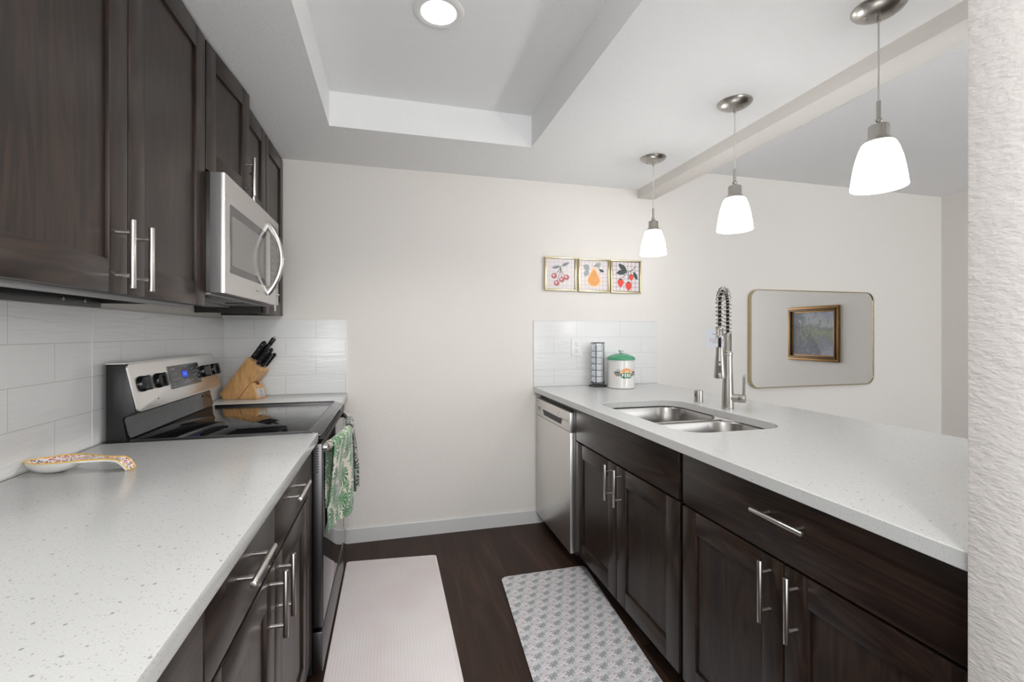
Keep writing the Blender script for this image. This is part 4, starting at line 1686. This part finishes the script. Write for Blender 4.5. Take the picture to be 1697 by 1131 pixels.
def lf(x, y, ang, L, wd_):
    pts = []
    for k in range(13):
        a = k / 12
        pts.append((a * L, wd_ * math.sin(math.pi * a) ** .8))
    for k in range(11, 0, -1):
        a = k / 12
        pts.append((a * L, -wd_ * math.sin(math.pi * a) ** .8))
    ca, sa = math.cos(R(ang)), math.sin(R(ang))
    return [(x + p * ca - q * sa, y + p * sa + q * ca) for p, q in pts]


def stem(p0, p1, bend, wd_=.008):
    pts = []
    d_ = (p1[0] - p0[0], p1[1] - p0[1])
    n_ = (-d_[1], d_[0])
    mid = [(p0[0] + d_[0] * k / 8 + n_[0] * bend * math.sin(math.pi * k / 8), p0[1] + d_[1] * k / 8 + n_[1] * bend * math.sin(math.pi * k / 8)) for k in range(9)]
    ln = math.hypot(*d_)
    u_ = (n_[0] / ln * wd_, n_[1] / ln * wd_)
    return [(x + u_[0], y + u_[1]) for x, y in mid] + [(x - u_[0], y - u_[1]) for x, y in reversed(mid)]


def cherries(S):
    j = (.50, .76)
    for (x, y, b) in ((.28, .48, .12), (.37, .28, .06), (.55, .36, -.03), (.70, .43, -.16)):
        S(stem(j, (x, y), b), 2)
    S(lf(.50, .76, 192, .34, .055), 1)
    S(lf(.52, .76, 24, .34, .060), 1)
    S(lf(.48, .745, 195, .26, .012), 2)
    S(lf(.56, .775, 24, .24, .012), 2)
    for (x, y) in ((.27, .43), (.36, .19), (.54, .31), (.71, .39)):
        S(ell(x, y, .098, .092, 0, 350, 24), 4)
        S(ell(x, y, .080, .075, 0, 350, 24), 3)
        S(ell(x - .02, y + .02, .035, .04, 0, 350, 16), 5)


def pear(S):
    S(lf(.34, .70, 150, .26, .10), 1)
    S(lf(.30, .68, 235, .26, .09), 1)
    S(lf(.52, .80, 25, .26, .07), 1)
    S(lf(.68, .70, -20, .20, .045), 2)
    S(stem((.66, .80), (.76, .60), -.05, .009), 2)
    body = []
    for k in range(40):
        a = 2 * math.pi * k / 40
        r_ = .25
        x = .5 + r_ * math.cos(a) * (1.0 if math.sin(a) < 0 else (1 - .62 * math.sin(a)))
        y = .34 + (.24 * math.sin(a) if math.sin(a) < 0 else .46 * math.sin(a))
        body.append((x, y))
    S(body, 7)
    S([(.5 + (x - .5) * .86 - .01, .33 + (y - .33) * .80) for x, y in body], 6)
    S(stem((.48, .80), (.58, .84), .1, .008), 2)


def berries(S):
    j = (.54, .67)
    S(stem((.50, .66), (.86, .86), -.14, .011), 2)
    S(stem(j, (.33, .46), .14, .009), 2)
    S(stem((.58, .68), (.60, .40), .06, .009), 2)
    S(stem((.66, .70), (.68, .60), .0, .009), 2)
    S(lf(.54, .68, 142, .40, .085), 2)
    S(lf(.54, .67, 188, .40, .085), 2)
    S(lf(.78, .68, -62, .32, .065), 2)
    for (x, y, r_) in ((.30, .31, .115), (.60, .21, .122), (.70, .50, .088)):
        poly = []
        for k in range(28):
            a = 2 * math.pi * k / 28
            poly.append((x + r_ * math.cos(a) * (1 if math.sin(a) > 0 else 1 - .25 * -math.sin(a)), y + (r_ * .95 if math.sin(a) > 0 else r_ * 1.45) * math.sin(a)))
        S(poly, 8)
        S([(x - r_ * .55, y + r_ * .80), (x - r_ * .25, y + r_ * .62), (x, y + r_ * .78), (x + r_ * .25, y + r_ * .62), (x + r_ * .55, y + r_ * .80), (x, y + r_ * 1.12)], 2)


picture(.999, 1.224, 1.566, 1.793, 'small gold-framed print of four red cherries, left of the row of three', 'grid1', cherries)
picture(1.243, 1.474, 1.562, 1.791, 'small gold-framed print of an orange pear, middle of the row of three', 'grid2', pear)
picture(1.486, 1.719, 1.560, 1.791, 'small gold-framed print of red strawberries, right end of the row of three', 'grid3', berries)

# ---- notice
nt = thing('paper_notice', 'small white paper notice with red lettering taped to the wall behind the faucet', 'notice', (2.374, 2.949, 1.236))
MB().box(2.273, 2.475, 2.9484, 2.9494, 1.168, 1.305).build('sheet', 'paper', nt)
m = MB()
text_geo(m, 'Dear Guests,', .017, lambda x, y: (2.374 + x + y * .25, 2.9481, 1.268 + y), 0)
text_geo(m, 'Your Disposal is small,', .0155, lambda x, y: (2.374 + x + y * .25, 2.9481, 1.233 + y), 1)
text_geo(m, 'and should be handled', .0155, lambda x, y: (2.374 + x + y * .25, 2.9481, 1.219 + y), 1)
text_geo(m, 'the same way', .0155, lambda x, y: (2.374 + x + y * .25, 2.9481, 1.205 + y), 0)
m.build('writing', ['ink', 'redink'], nt, recalc=False)

# ---- mirror and the painting it shows
mi = thing('wall_mirror', 'wide mirror with rounded corners and thin gold frame on the dining wall', 'mirror', (3.26, 2.949, 1.232))
X0, X1, Z0, Z1 = 2.648, 3.872, .853, 1.612
m = MB()
oo = rrect(X0, X1, Z0, Z1, .075, 10)
ii = rrect(X0 + .007, X1 - .007, Z0 + .007, Z1 - .007, .068, 10)
q = [m.ring([(p[0], y, p[1]) for p in pl]) for pl, y in ((oo, 2.9495), (oo, 2.917), (ii, 2.917), (ii, 2.924))]
for a, b in zip(q, q[1:]):
    m.bridge(a, b)
m.build('frame', 'gold', mi)
m = MB()
m.prism(rrect(X0 + .005, X1 - .005, Z0 + .005, Z1 - .005, .068, 10), lambda p, a: (p[0], a, p[1]), 2.922, 2.930)
m.build('glass', 'mirror', mi)

pt = thing('framed_painting', 'antique gold framed landscape painting seen reflected in the mirror', 'painting', (4.689, 1.628, 1.268))
PY0, PY1, PZ0, PZ1 = 1.302, 1.954, .956, 1.581
m = MB()
for (ins, w_, xd, mt) in ((0, .030, .030, 0), (.028, .022, .040, 1), (.048, .020, .022, 0)):
    a0, a1, b0, b1 = PY0 + ins, PY1 - ins, PZ0 + ins, PZ1 - ins
    xx0, xx1 = 4.689 - xd, 4.689
    m.box(xx0, xx1, a0, a1, b0, b0 + w_, .004, mt)
    m.box(xx0, xx1, a0, a1, b1 - w_, b1, .004, mt)
    m.box(xx0, xx1, a0, a0 + w_, b0 + w_, b1 - w_, .004, mt)
    m.box(xx0, xx1, a1 - w_, a1, b0 + w_, b1 - w_, .004, mt)
m.build('frame', ['antiquegold', 'darkgold'], pt)
MB().box(4.672, 4.6885, PY0 + .062, PY1 - .062, PZ0 + .062, PZ1 - .062).build('canvas', 'canvas', pt)
